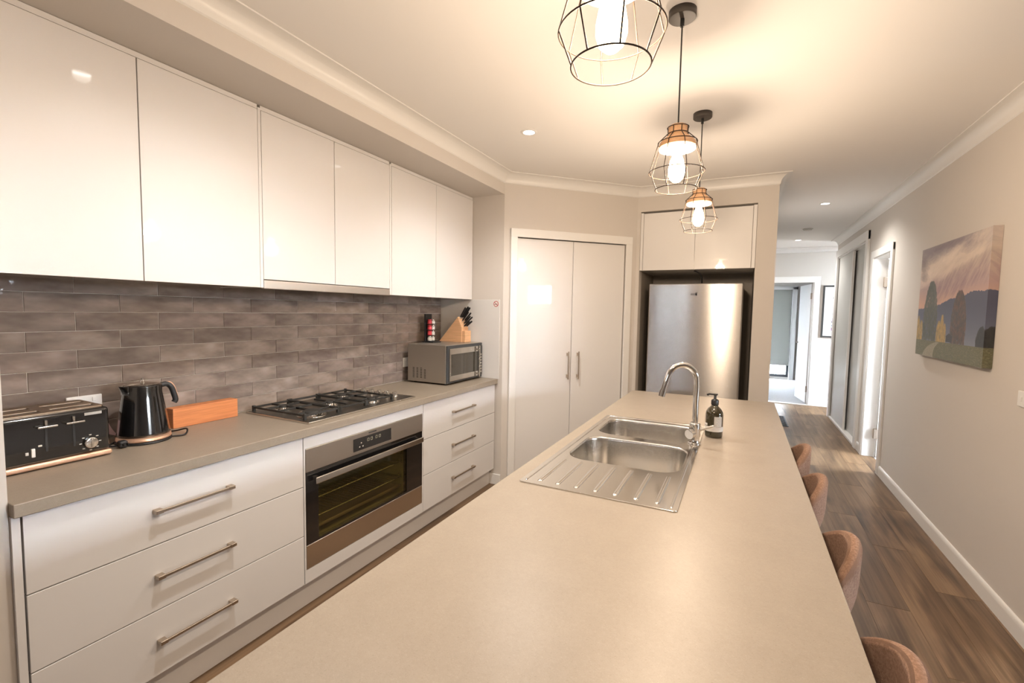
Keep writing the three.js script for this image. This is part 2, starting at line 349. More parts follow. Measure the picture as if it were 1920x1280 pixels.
// skirting boards
function skirting(name, a, b, n) {   // along a wall from a to b, standing out along n
  const g = new THREE.Shape(); g.moveTo(0, 0); g.lineTo(0.014, 0); g.lineTo(0.014, 0.07); g.quadraticCurveTo(0.013, 0.09, 0.004, 0.094); g.lineTo(0, 0.094); g.lineTo(0, 0);
  const l = Math.hypot(b[0] - a[0], b[1] - a[1]), e = extr(g, l);
  const m = new THREE.Matrix4().makeBasis(V(n[0], 0, n[1]), V(0, 1, 0), V((b[0] - a[0]) / l, 0, (b[1] - a[1]) / l)).setPosition(a[0], 0, a[1]);
  e.applyMatrix4(m); if (m.determinant() < 0) { const p = e.attributes.position; for (let i = 0; i < p.count; i += 3) { const t = [p.getX(i), p.getY(i), p.getZ(i)]; p.setXYZ(i, p.getX(i + 2), p.getY(i + 2), p.getZ(i + 2)); p.setXYZ(i + 2, ...t); } e.computeVertexNormals(); }
  struct(name, boxUV(e), M.trim);
}
skirting('baseboard_right', [1.205, -2.6], [1.205, -5.27], [-1, 0]);
skirting('baseboard_hall', [1.205, -6.06], [1.205, -6.21], [-1, 0]);
skirting('baseboard_far', [1.11, -8.9], [2.3, -8.9], [0, 1]);
skirting('baseboard_hall_left', [0.22, FZ], [0.22, -8.9], [1, 0]);
// door surrounds in the hall
{
  const a = structGroup('trim_6');
  part('architrave', bx(1.187, 1.205, 0, 2.15, -5.345, -5.272, 0.004), M.trim, a);
  part('architrave', bx(1.187, 1.205, 0, 2.15, -6.052, -5.978, 0.004), M.trim, a);
  part('architrave', bx(1.186, 1.205, 2.078, 2.152, -6.052, -5.272, 0.004), M.trim, a);
  part('jamb', [bx(1.2, 1.31, 0, 2.084, -5.345, -5.33), bx(1.2, 1.31, 0, 2.084, -5.99, -5.972), bx(1.2, 1.31, 2.07, 2.09, -5.98, -5.34)], M.trim, a);
  const d = structGroup('door_3'); d.userData.label = 'white hinged door standing open into the bright side room';
  part('leaf', bx(1.312, 1.93, 0.012, 2.066, -5.968, -5.933, 0.002), M.door, d);
  part('hinge', [bx(1.285, 1.318, 0.2, 0.3, -5.974, -5.93, 0.002)], M.nickel, d);
  part('hinge', [bx(1.285, 1.318, 1.78, 1.88, -5.974, -5.93, 0.002)], M.nickel, d);
  const c = structGroup('trim_7');
  part('architrave', bx(1.18, 1.205, 0, 2.41, -6.325, -6.22, 0.004), M.trim, c);
  part('architrave', bx(1.18, 1.205, 0, 2.41, -8.1, -8.0, 0.004), M.trim, c);
  part('architrave', bx(1.179, 1.205, 2.31, 2.412, -8.1, -6.22, 0.004), M.trim, c);
  part('track', [bx(1.19, 1.3, 0, 0.022, -8.0, -6.325), bx(1.2, 1.3, 2.295, 2.33, -8.0, -6.325)], M.trim, c);
  const s1 = structGroup('door_4'); s1.userData.label = 'pale grey sliding wardrobe door standing in front of its twin';
  part('panel', bx(1.214, 1.232, 0.024, 2.294, -8.0, -7.13), M.closet, s1);
  part('stile', [bx(1.21, 1.236, 0.024, 2.294, -7.13, -7.095, 0.003)], M.trim, s1);
  const s2 = structGroup('door_5'); s2.userData.label = 'pale grey sliding wardrobe door beside the hinged hall door';
  part('panel', bx(1.256, 1.274, 0.024, 2.294, -7.2, -6.33), M.closet, s2);
  part('stile', [bx(1.252, 1.278, 0.024, 2.294, -6.36, -6.33, 0.003)], M.trim, s2);
  const e = structGroup('trim_8');
  part('architrave', bx(1.028, 1.108, 0, 2.11, -8.9, -8.88, 0.004), M.trim, e);
  part('architrave', bx(0.225, 0.302, 0, 2.11, -8.9, -8.88, 0.004), M.trim, e);
  part('architrave', bx(0.225, 1.108, 2.015, 2.112, -8.9, -8.879, 0.004), M.trim, e);
  part('jamb', [bx(1.02, 1.035, 0, 2.02, -9.01, -8.895), bx(0.295, 0.31, 0, 2.02, -9.01, -8.895)], M.trim, e);
  part('threshold', [bx(0.3, 1.03, 0, 0.008, -8.96, -8.88)], M.trim, e);
  const l = structGroup('door_6', [1.02, 0, -9.02], { turn: R(97), local: true }); l.userData.label = 'white bedroom door standing open at the end of the hall';
  part('leaf', bx(0, 0.72, 0.014, 2.0, -0.018, 0.018, 0.002), M.door, l);
  part('handle', [bar(V(0.66, 1.0, -0.05), V(0.66, 1.0, 0.06), 0.009), bar(V(0.66, 1.0, 0.06), V(0.55, 1.0, 0.06), 0.009), bar(V(0.66, 1.0, -0.05), V(0.55, 1.0, -0.05), 0.009)], M.nickel, l);
  part('hinge', bx(-0.012, 0.012, 0.2, 0.3, -0.024, 0.024), M.nickel, l); part('hinge', bx(-0.012, 0.012, 1.75, 1.85, -0.024, 0.024), M.nickel, l);
}

// ------------------------------------------------------------------ splashback: each tile on the wall
{
  const sp = structGroup('wall_splashback');
  part('grout_bed', bx(WX - 0.009, WX - 0.0035, K, 1.6, ZR, -0.497), M.grout, sp);
  const tw = 0.294, th = 0.0757, j = 0.0022;
  const tileGeo = (w, h, k) => {
    const b = 0.0016, t = 0.0075, pos = [], uv = [], ox = k * 0.137, oy = k * 0.211, q = (a, bb, c, d) => { for (const p of [a, bb, c, a, c, d]) { pos.push(p[0], p[1], p[2]); uv.push(p[2] + ox, p[1] + oy); } };
    const f = (x, s) => [[x, -h / 2 + s, w / 2 - s], [x, -h / 2 + s, -w / 2 + s], [x, h / 2 - s, -w / 2 + s], [x, h / 2 - s, w / 2 - s]];
    const A = f(0, b), B = f(-b, 0), C = f(-t, 0);
    q(...A); for (let i = 0; i < 4; i++) { const n = (i + 1) % 4; q(A[i], B[i], B[n], A[n]); q(B[i], C[i], C[n], B[n]); }
    const g = new THREE.BufferGeometry(); g.setAttribute('position', new THREE.Float32BufferAttribute(pos, 3)); g.setAttribute('uv', new THREE.Float32BufferAttribute(uv, 2)); g.computeVertexNormals(); return g;
  };
  const mats = [0.88, 0.96, 1.02, 1.1, 0.93].map((t, i) => phy({ map: tileTex, color: lin(t, t * (i % 2 ? 0.985 : 1), t * (i === 3 ? 0.96 : 1)), roughness: 0.1, bumpMap: tileBump, bumpScale: 0.003, side: THREE.DoubleSide }));
  const full = [0, 1, 2, 3, 4, 5, 6].map((k) => tileGeo(tw - j, th - j, k));
  for (let r = 0; r < 9; r++) {
    const y0 = 0.9065 + r * th, shift = r % 2 ? 0 : tw / 2;
    for (let c = -1; c < 12; c++) {
      let z1 = -0.714 + tw + shift - c * tw, z0 = z1 - tw;
      const a = Math.max(z0, ZR + 0.001), b = Math.min(z1, -0.499); if (b - a < 0.02) continue;
      const cut = b - a < tw - 0.002, g = cut ? tileGeo(b - a - j, th - j, r + c) : full[Math.floor(rnd() * 7)];
      const m = new THREE.Mesh(g, mats[Math.floor(rnd() * 5)]); m.name = 'tile'; m.position.set(WX + (rnd() - 0.5) * 0.0012, y0 + th / 2, (a + b) / 2);
      m.rotation.set(0, (rnd() - 0.5) * 0.007, (rnd() - 0.5) * 0.012); m.castShadow = m.receiveShadow = true; sp.add(m);
    }
  }
}
struct('wall_splash_panel', bx(WX, -1.795, K, 1.562, ZR, ZR + 0.006, 0.001), M.splash);
{ // sticker
  const c = document.createElement('canvas'); c.width = c.height = 128; const x = c.getContext('2d');
  x.fillStyle = '#efe9e2'; x.fillRect(0, 0, 128, 128); x.lineWidth = 13; x.strokeStyle = '#a3283a'; x.beginPath(); x.arc(64, 64, 50, 0, 7); x.stroke();
  x.fillStyle = '#2b2226'; x.fillRect(28, 66, 58, 11); x.fillRect(90, 66, 8, 11); x.lineWidth = 5; x.strokeStyle = '#2b2226'; x.beginPath(); x.moveTo(92, 60); x.bezierCurveTo(94, 46, 80, 52, 82, 40); x.stroke();
  x.lineWidth = 11; x.strokeStyle = '#a3283a'; x.beginPath(); x.moveTo(29, 29); x.lineTo(99, 99); x.stroke();
  const t = new THREE.CanvasTexture(c); t.colorSpace = THREE.SRGBColorSpace;
  const g = new THREE.CylinderGeometry(0.027, 0.027, 0.001, 40); g.rotateX(Math.PI / 2);
  const p = g.attributes.position, uv = g.attributes.uv; for (let i = 0; i < p.count; i++) uv.setXY(i, p.getX(i) / 0.054 + 0.5, p.getY(i) / 0.054 + 0.5);
  g.translate(-1.829, 1.527, ZR + 0.0066);
  tag(part('no_smoking_sticker', g, std({ map: t, roughness: 0.5 })), 'round red no-smoking sticker on the white splash panel', 'sticker');
}
function outlet(z, y, label) {
  const o = thing('power_outlet', label, 'power outlet', [WX, y, z]);
  part('plate', bx(WX, WX + 0.01, y - 0.037, y + 0.037, z - 0.057, z + 0.057, 0.003), M.plastic, o);
  for (const s of [-1, 1]) part('rocker', bx(WX + 0.01, WX + 0.014, y + 0.012, y + 0.028, z + s * 0.03 - 0.006, z + s * 0.03 + 0.006, 0.001), M.trim, o);
}
outlet(-0.875, 1.06, 'white double power outlet on the tiles behind the toaster');
outlet(-2.9, 1.05, 'white double power outlet on the tiles behind the microwave');

// ------------------------------------------------------------------ base cupboards along the wall
const XF = -1.823, XC = XF - 0.02;
function barHandle(parent, x, y, z0, z1, m = M.nickel) {
  const h = part('handle', [bx(x + 0.018, x + 0.027, y - 0.005, y + 0.005, z0 + 0.02, z1 - 0.02, 0.0015), bx(x, x + 0.029, y - 0.007, y + 0.007, z0, z0 + 0.024, 0.002), bx(x, x + 0.029, y - 0.007, y + 0.007, z1 - 0.024, z1, 0.002)], m, parent, 'brushed nickel bar handle with flat end blocks');
  return h;
}
function drawerUnit(name, label, z0, z1, hz0, hz1) {     // z0 < z1
  const u = thing(name, label, 'drawer cabinet', [(XF + WX) / 2, 0.135, (z0 + z1) / 2]);
  part('carcass', [bx(WX + 0.01, XC - 0.001, 0.137, K - 0.041, z0 + 0.001, z1 - 0.001)], M.satin, u);
  for (const [a, b, hy] of [[0.622, 0.857, 0.745], [0.382, 0.618, 0.507], [0.14, 0.378, 0.266]]) {
    const d = part('drawer_front', bx(XC, XF, a, b, z0 + 0.0015, z1 - 0.0015, 0.0012), M.satin, u);
    barHandle(d, XF, hy, hz0, hz1);
  }
  return u;
}
drawerUnit('drawer_cabinet', 'white three-drawer cabinet under the toaster and kettle', -1.463, -0.519, -1.122, -0.842);
drawerUnit('drawer_cabinet', 'white three-drawer cabinet under the microwave', ZR + 0.018, -2.378, -3.0, -2.705);
tag(part('filler_strip', bx(WX + 0.01, XF - 0.002, 0.137, K - 0.041, -0.516, -0.4975), M.satin), 'narrow white filler strip at the wall end of the bench', 'filler strip');
tag(part('kickboard', bx(-1.885, -1.868, 0, 0.134, ZR + 0.015, -0.498), M.satin), 'long white kickboard under the wall cabinets', 'kickboard');
const OZ0 = -2.365, OZ1 = -1.476, OY0 = 0.208, OY1 = 0.799;
{
  const u = thing('oven_cabinet', 'white oven housing cabinet framing the steel oven', 'cabinet', [(XF + WX) / 2, 0.135, -1.92]);
  part('front_panel', [bx(XC, XF, 0.14, OY0 - 0.002, -2.375, -1.466), bx(XC, XF, OY1 + 0.002, 0.857, -2.375, -1.466), bx(XC, XF, OY0 - 0.002, OY1 + 0.002, OZ1 + 0.002, -1.466), bx(XC, XF, OY0 - 0.002, OY1 + 0.002, -2.375, OZ0 - 0.002)], M.satin, u);
  part('carcass', [bx(WX + 0.01, XC, 0.137, 0.155, -2.375, -1.466), bx(WX + 0.01, XC, 0.155, K - 0.05, -2.375, -2.369), bx(WX + 0.01, XC, 0.155, K - 0.05, -1.472, -1.466)], M.satin, u);
}
{ // oven
  const o = thing('oven', 'wide stainless steel built-in oven below the gas cooktop', 'oven', [-2.05, OY0, (OZ0 + OZ1) / 2]);
  const x = XF + 0.004, gy0 = 0.326, gy1 = 0.684;
  part('control_panel', bx(x - 0.03, x, 0.686, OY1, OZ0, OZ1, 0.002), M.steel, o);
  const dsp = part('display', bx(x, x + 0.0015, 0.704, 0.773, -2.066, -1.772, 0.0005), M.blackGloss, o, 'black glass clock display');
  const lcd = std({ color: lin(0.25, 0.24, 0.18), emissive: lin(0.5, 0.45, 0.3), emissiveIntensity: 0.25 });
  for (const i of [0, 1, 2, 3]) part('clock_digit', (() => { const z = -1.88 - i * 0.026 - (i > 1 ? 0.012 : 0); return [bx(x + 0.0015, x + 0.002, 0.741, 0.758, z - 0.008, z - 0.005), bx(x + 0.0015, x + 0.002, 0.741, 0.758, z + 0.005, z + 0.008), bx(x + 0.0015, x + 0.002, 0.755, 0.758, z - 0.008, z + 0.008), bx(x + 0.0015, x + 0.002, 0.741, 0.744, z - 0.008, z + 0.008)]; })(), lcd, dsp);
  for (const i of [0, 1, 2]) part('button_mark', bx(x + 0.0015, x + 0.002, 0.72 + (i % 2) * 0.02, 0.726 + (i % 2) * 0.02, -1.82 - i * 0.012, -1.812 - i * 0.012), M.label, dsp);
  part('brand_plate', bx(x, x + 0.0008, 0.782, 0.788, -1.945, -1.885), M.alu, o);
  const d = part('door', [bx(x - 0.028, x - 0.003, OY0, gy0 - 0.001, OZ0, OZ1, 0.002)], M.steel, o);
  part('door_glass_frame', [bx(x - 0.03, x - 0.004, gy0, gy1, OZ1 - 0.072, OZ1), bx(x - 0.03, x - 0.004, gy0, gy1, OZ0, OZ0 + 0.152), bx(x - 0.03, x - 0.004, gy1 - 0.055, gy1, OZ0 + 0.152, OZ1 - 0.072), bx(x - 0.03, x - 0.004, gy0, gy0 + 0.012, OZ0 + 0.152, OZ1 - 0.072)], M.blackGloss, d, 'black glass border of the oven window');
  part('window', bx(x - 0.012, x - 0.008, gy0 + 0.012, gy1 - 0.055, OZ0 + 0.152, OZ1 - 0.072), M.ovenGlass, d, 'tinted oven window');
  part('handle', [bx(x + 0.02, x + 0.032, 0.624, 0.657, OZ0 + 0.026, OZ1 - 0.034, 0.005), bx(x - 0.004, x + 0.024, 0.632, 0.65, OZ0 + 0.04, OZ0 + 0.06), bx(x - 0.004, x + 0.024, 0.632, 0.65, OZ1 - 0.07, OZ1 - 0.05)], M.rimSteel, d, 'long flat steel door handle');
  const cx0 = -2.3, cz0 = OZ0 + 0.13, cz1 = OZ1 - 0.05, cy0 = 0.3, cy1 = 0.66;
  part('cavity', [bx(cx0, cx0 + 0.005, cy0, cy1, cz0, cz1), bx(cx0, x - 0.031, cy0 - 0.005, cy0, cz0, cz1), bx(cx0, x - 0.031, cy1, cy1 + 0.005, cz0, cz1), bx(cx0, x - 0.031, cy0, cy1, cz0 - 0.005, cz0), bx(cx0, x - 0.031, cy0, cy1, cz1, cz1 + 0.005)], M.enamel, o);
  for (const y of [0.42, 0.515]) {
    const w = [bar(V(x - 0.06, y, cz0), V(x - 0.06, y, cz1), 0.0035), bar(V(cx0 + 0.03, y, cz0), V(cx0 + 0.03, y, cz1), 0.0035)];
    for (let i = 0; i < 26; i++) { const z = cz0 + 0.02 + i * (cz1 - cz0 - 0.04) / 25; w.push(bar(V(x - 0.06, y + 0.004, z), V(cx0 + 0.03, y + 0.004, z), 0.0016, 5)); }
    part('wire_shelf', w, M.chrome, o);
  }
  part('baking_tray', [bx(cx0 + 0.04, x - 0.06, 0.355, 0.358, cz0 + 0.01, cz1 - 0.01), bx(x - 0.064, x - 0.06, 0.355, 0.375, cz0 + 0.01, cz1 - 0.01)], M.steel, o);
  part('runner', [0.42, 0.515, 0.57].flatMap((y) => [bar(V(x - 0.05, y - 0.008, cz0 + 0.006), V(cx0 + 0.03, y - 0.008, cz0 + 0.006), 0.003), flat(new THREE.TorusGeometry(0.011, 0.003, 6, 16)).translate(x - 0.07, y + 0.01, cz0 + 0.01)]), M.chrome, o);
}
tag(part('worktop', bx(WX + 0.0005, -1.803, K - 0.04, K, ZR + 0.0065, -0.4975, 0.003), M.stone), 'beige stone worktop running along the tiled wall', 'worktop');

// ------------------------------------------------------------------ gas cooktop
{
  const z0 = -2.345, z1 = -1.53, x0 = -2.345, x1 = -1.862, y = K + 0.0005;
  const o = thing('gas_cooktop', 'five-burner gas cooktop with black cast-iron trivets', 'cooktop', [(x0 + x1) / 2, y, (z0 + z1) / 2]);
  part('tray', [bx(x0, x1, y, y + 0.007, z0, z1, 0.002), bx(x0 + 0.008, x1 - 0.008, y + 0.007, y + 0.0085, z0 + 0.008, z1 - 0.008)], M.hob, o, 'dark steel tray');
  part('rim', [bx(x1 - 0.008, x1 + 0.003, y, y + 0.0095, z0, z1, 0.004), bx(x0, x1, y, y + 0.009, z1 - 0.006, z1 + 0.001, 0.002), bx(x0, x1, y, y + 0.009, z0 - 0.001, z0 + 0.006, 0.002)], M.rimSteel, o, 'bright steel edge');
  const burners = [[-1.985, -1.65, 0.058], [-2.22, -1.66, 0.036], [-2.1, -1.87, 0.036], [-1.975, -2.07, 0.04], [-2.22, -2.07, 0.046]];
  for (const [bxx, bz, r] of burners) {
    const b = part('burner', [lathe([[r * 1.25, 0], [r * 1.25, 0.004], [r, 0.006], [r, 0.016], [r * 0.86, 0.018], [0, 0.018]], bxx, y + 0.008, bz, 32), ...[...Array(24).keys()].map((i) => { const a = i / 24 * 6.2832; return bx(-0.002, 0.002, 0, 0.007, -0.002, 0.002).translate(bxx + Math.cos(a) * r, y + 0.02, bz + Math.sin(a) * r); })], M.rimSteel, o, 'bright burner ring');
    part('burner_cap', lathe([[r * 0.78, 0], [r * 0.78, 0.006], [r * 0.68, 0.009], [0, 0.009]], bxx, y + 0.026, bz, 28), M.iron, b);
  }
  const T = y + 0.036;
  const grate = (za, zb, cs) => {
    const xa = x0 + 0.03, xb = x1 - 0.06, t = 0.0042, g = [];
    const rail = (ax, az, bxx, bz) => { const dx = bxx - ax, dz = bz - az, l = Math.hypot(dx, dz), q = bx(-l / 2, l / 2, -0.005, 0.005, -t, t, 0.0015); q.rotateY(-Math.atan2(dz, dx)); q.translate((ax + bxx) / 2, T - 0.006, (az + bz) / 2); g.push(q); };
    rail(xa, za, xb, za); rail(xa, zb, xb, zb); rail(xa, za, xa, zb); rail(xb, za, xb, zb);
    for (const [cx, cz] of cs) for (const [dx, dz] of [[1, 0], [-1, 0], [0, 1], [0, -1]]) {
      const ex = dx > 0 ? Math.min(xb, cx + 0.13) : dx < 0 ? Math.max(xa, cx - 0.13) : cx, ez = dz > 0 ? zb : dz < 0 ? za : cz;
      rail(cx + dx * 0.022, cz + dz * 0.022, ex, ez);
    }
    if (cs.length > 1) rail(xa + (xb - xa) / 2, za, xa + (xb - xa) / 2, zb);
    for (const [px, pz] of [[xa, za], [xb, za], [xa, zb], [xb, zb]]) g.push(bx(px - 0.007, px + 0.007, y + 0.008, T + 0.004, pz - 0.007, pz + 0.007, 0.002));
    part('trivet', g, M.iron, o, 'black cast-iron trivet');
  };
  grate(-1.765, -1.555, [[-1.985, -1.66], [-2.22, -1.66]]); grate(-1.965, -1.78, [[-2.1, -1.872]]); grate(-2.19, -1.98, [[-1.985, -2.075], [-2.22, -2.075]]);
  for (const kx of [-2.238, -2.172, -2.105, -2.04, -1.974]) part('knob', [lathe([[0.021, 0], [0.021, 0.004], [0.017, 0.006], [0.015, 0.024], [0.013, 0.027], [0, 0.027]], kx, y + 0.0085, -2.275, 28), bx(kx - 0.003, kx + 0.003, y + 0.03, y + 0.038, -2.29, -2.26, 0.001)], M.chrome, o, 'chrome control knob');
}

// ------------------------------------------------------------------ wall cupboards and range hood
const UX = -2.065, UY0 = 1.562, UY1 = 2.39;
function wallCupboard(label, z0, z1, splits, y0 = UY0) {
  const u = thing('wall_cupboard', label, 'cupboard', [(WX + UX) / 2, y0, (z0 + z1) / 2]);
  part('carcass', [bx(WX + 0.002, UX - 0.02, y0 + 0.002, 2.413, z0 + 0.0005, z1 - 0.0005), bx(UX - 0.02, UX - 0.004, UY1 + 0.003, 2.413, z0, z1)], M.gloss, u);
  const e = [z1, ...splits, z0];
  for (let i = 0; i < e.length - 1; i++) part('cupboard_door', bx(UX - 0.019, UX, y0, UY1, e[i + 1] + 0.0018, e[i] - 0.0018, 0.0012), M.gloss, u, 'high gloss white flat door');
  return u;
}
wallCupboard('glossy white wall cupboard with two doors above the toaster and kettle', -1.435, -0.4985, [-0.955]);
wallCupboard('glossy white cupboard with two doors above the range hood', -2.335, -1.45, [-1.886], 1.603);
wallCupboard('glossy white wall cupboard with two doors above the microwave', ZR + 0.002, -2.352, [-2.84]);
for (const [z0, z1, w] of [[-1.45, -1.435, 'between the kettle side cupboard and the range hood'], [-2.352, -2.335, 'between the range hood and the microwave side cupboard']])
  tag(part('end_panel', bx(WX + 0.002, UX - 0.001, UY0, 2.4, z0 + 0.0005, z1 - 0.0005), M.gloss), 'thin white end panel ' + w, 'panel');
{
  const o = thing('range_hood', 'slim stainless steel slide-out range hood under the cupboards', 'range hood', [-2.22, UY0, -1.89]);
  part('body', bx(WX + 0.02, UX - 0.02, UY0 + 0.004, 1.6, -2.333, -1.452), M.mwSteel, o);
  part('front_strip', bx(UX - 0.02, UX + 0.002, UY0 - 0.004, 1.599, -2.334, -1.451, 0.002), M.steel, o, 'brushed steel front strip');
  part('filter', [bx(WX + 0.05, UX - 0.03, UY0, UY0 + 0.004, -2.32, -1.9), bx(WX + 0.05, UX - 0.03, UY0, UY0 + 0.004, -1.885, -1.465)], M.rimSteel, o);
}

// ------------------------------------------------------------------ fridge, its recess and the cupboard above
{
  const fz = FZ - 0.09;
  const o = thing('fridge', 'tall stainless steel fridge standing in the wall recess', 'fridge', [-0.385, 0, fz - 0.3]);
  part('body', bx(-0.77, -0.005, 0.03, 1.735, fz - 0.62, fz - 0.062, 0.006), M.mwSteel, o);
  part('fridge_door', bx(-0.776, 0.002, 0.62, 1.74, fz - 0.06, fz, 0.012), M.fridge, o, 'brushed stainless steel fridge door');
  part('freezer_drawer', bx(-0.776, 0.002, 0.05, 0.61, fz - 0.06, fz, 0.012), M.fridge, o);
  part('emblem', [bx(-0.415, -0.362, 1.634, 1.652, fz, fz + 0.003, 0.001), bx(-0.378, -0.36, 1.63, 1.662, fz, fz + 0.003, 0.001)], M.chrome, o);
  part('foot', bx(-0.74, -0.7, 0, 0.03, fz - 0.12, fz - 0.08), M.dark, o); part('foot', bx(-0.07, -0.03, 0, 0.03, fz - 0.12, fz - 0.08), M.dark, o);
  part('foot', bx(-0.74, -0.7, 0, 0.03, fz - 0.6, fz - 0.56), M.dark, o); part('foot', bx(-0.07, -0.03, 0, 0.03, fz - 0.6, fz - 0.56), M.dark, o);
  const u = thing('overhead_cupboard', 'glossy white cupboard with two doors over the fridge', 'cupboard', [-0.388, 1.853, FZ - 0.3]);
  part('carcass', [bx(-0.848, 0.073, 1.853, 2.36, FZ - 0.6, FZ - 0.022)], M.gloss, u);
  part('side_panel', bx(-0.848, -0.824, 1.853, 2.362, FZ - 0.022, FZ - 0.002, 0.001), M.gloss, u); part('side_panel', bx(0.047, 0.073, 1.853, 2.362, FZ - 0.022, FZ - 0.002, 0.001), M.gloss, u);
  part('cupboard_door', bx(-0.821, -0.391, 1.853, 2.352, FZ - 0.021, FZ + 0.001, 0.0015), M.gloss, u); part('cupboard_door', bx(-0.387, 0.044, 1.853, 2.352, FZ - 0.021, FZ + 0.001, 0.0015), M.gloss, u);
  tag(part('power_cable', tube([V(-0.4, 1.852, FZ - 0.14), V(-0.37, 1.84, FZ - 0.15), V(-0.345, 1.82, FZ - 0.16), V(-0.335, 1.78, FZ - 0.18), V(-0.335, 1.745, FZ - 0.2)], 0.006, 24, 8), M.blackPlastic), 'dark power cable hanging behind the top of the fridge', 'cable');
}

// ------------------------------------------------------------------ island
const IX0 = -0.697, IX1 = 0.21, IZ0 = -3.405, IZ1 = -0.16;
const SX0 = -0.642, SX1 = -0.142, SZ0 = -2.478, SZ1 = -1.352;
{
  const u = thing('island_bench', 'white kitchen island base under the stone top', 'kitchen island', [-0.41, 0, -1.78]);
  part('kitchen_side_panel', bx(IX0 + 0.03, IX0 + 0.05, 0.1, K - 0.041, IZ0 + 0.04, IZ1 - 0.04), M.satin, u);
  part('kickboard', bx(IX0 + 0.08, IX0 + 0.095, 0, 0.1, IZ0 + 0.04, IZ1 - 0.04), M.satin, u);
  part('stool_side_panel', bx(-0.162, -0.144, 0, K - 0.041, IZ0 + 0.02, IZ1 - 0.02), M.satin, u);
  part('end_panel', bx(IX0 + 0.03, -0.144, 0, K - 0.041, IZ0 + 0.02, IZ0 + 0.038), M.satin, u);
  part('end_panel', bx(IX0 + 0.03, -0.144, 0, K - 0.041, IZ1 - 0.038, IZ1 - 0.02), M.satin, u);
  // stone top with the sink cut-out
  const s = new THREE.Shape(); s.moveTo(IX0, -IZ1); s.lineTo(IX1, -IZ1); s.lineTo(IX1, -IZ0); s.lineTo(IX0, -IZ0); s.closePath();
  s.holes.push(rrect(SX0 + 0.015, SX1 - 0.015, -SZ1 + 0.015, -SZ0 - 0.015, 0.02, THREE.Path));
  const g = extr(s, 0.036, 0.002); g.rotateX(-Math.PI / 2); g.translate(0, K - 0.038, 0);
  tag(part('island_worktop', boxUV(g), M.stone), 'long beige stone island worktop holding the sink', 'worktop');
}
// ------------------------------------------------------------------ sink
{
  const y = K, o = thing('sink', 'stainless steel double bowl sink with ribbed drainer', 'sink', [(SX0 + SX1) / 2, K, (SZ0 + SZ1) / 2]);
  const bowls = [[-0.6, -0.172, -2.035, -1.665], [-0.6, -0.172, -2.425, -2.085]];
  const s = rrect(SX0, SX1, -SZ1, -SZ0, 0.012);
  for (const [a, b, c, d] of bowls) s.holes.push(rrect(a, b, -d, -c, 0.085, THREE.Path));
  const g = extr(s, 0.0022, 0.0008); g.rotateX(-Math.PI / 2); g.translate(0, y + 0.001, 0);
  part('deck', boxUV(g), M.rimSteel, o);
  const inset = 0.018;
  part('rim_bead', [bx(SX0 + inset - 0.004, SX0 + inset + 0.004, y, y + 0.0065, SZ0 + inset, SZ1 - inset, 0.003), bx(SX1 - inset - 0.004, SX1 - inset + 0.004, y, y + 0.0065, SZ0 + inset, SZ1 - inset, 0.003), bx(SX0 + inset, SX1 - inset, y, y + 0.0065, SZ0 + inset - 0.004, SZ0 + inset + 0.004, 0.003)], M.rimSteel, o);
  for (const [a, b, c, d] of bowls) {
    const rings = [], N = 12;
    const loop = (ins, dep, r) => {
      const x0 = a + ins, x1 = b - ins, z0 = c + ins, z1 = d - ins, p = [];
      for (const [cx, cz, st] of [[x1 - r, z1 - r, 0], [x0 + r, z1 - r, 1], [x0 + r, z0 + r, 2], [x1 - r, z0 + r, 3]]) for (let i = 0; i <= N; i++) { const q = (st + i / N) * Math.PI / 2; p.push([cx + Math.cos(q) * r, y + 0.003 - dep, cz + Math.sin(q) * r]); }
      return p;
    };
    rings.push(loop(-0.004, -0.0002, 0.089), loop(0, 0, 0.085), loop(0.004, 0.004, 0.082), loop(0.006, 0.012, 0.08), loop(0.012, 0.13, 0.075));
    for (let i = 1; i <= 5; i++) { const q = i / 5 * Math.PI / 2; rings.push(loop(0.012 + 0.035 * (1 - Math.cos(q)), 0.13 + 0.04 * Math.sin(q), 0.072 - 0.005 * i)); }
    const pos = [], idx = [], L = rings[0].length;
    rings.forEach((r) => r.forEach((p) => pos.push(...p)));
    for (let k = 0; k < rings.length - 1; k++) for (let i = 0; i < L; i++) { const n = (i + 1) % L; idx.push(k * L + i, k * L + n, (k + 1) * L + i, k * L + n, (k + 1) * L + n, (k + 1) * L + i); }
    const cI = pos.length / 3; pos.push((a + b) / 2, y + 0.003 - 0.174, (c + d) / 2);
    for (let i = 0; i < L; i++) idx.push((rings.length - 1) * L + i, (rings.length - 1) * L + (i + 1) % L, cI);
    const bg = new THREE.BufferGeometry(); bg.setAttribute('position', new THREE.Float32BufferAttribute(pos, 3)); bg.setIndex(idx); bg.computeVertexNormals();
    const bm = M.sinkSteel.clone(); bm.side = THREE.DoubleSide;
    const bw = part('bowl', boxUV(flat(bg)), bm, o, 'deep rounded steel bowl');
    part('drain', lathe([[0, 0.001], [0.03, 0.002], [0.042, 0.004], [0.045, 0]], (a + b) / 2, y - 0.17, (c + d) / 2, 28), M.chrome, bw);
  }
  for (let i = 0; i < 7; i++) {
    const x = SX0 + 0.062 + i * 0.063;
    const r = new THREE.CapsuleGeometry(0.009, 0.24, 4, 10); r.rotateX(Math.PI / 2); r.scale(1, 0.55, 1); r.translate(x, y + 0.0028, -1.508);
    part('drainer_rib', flat(r), M.rimSteel, o);
  }
}
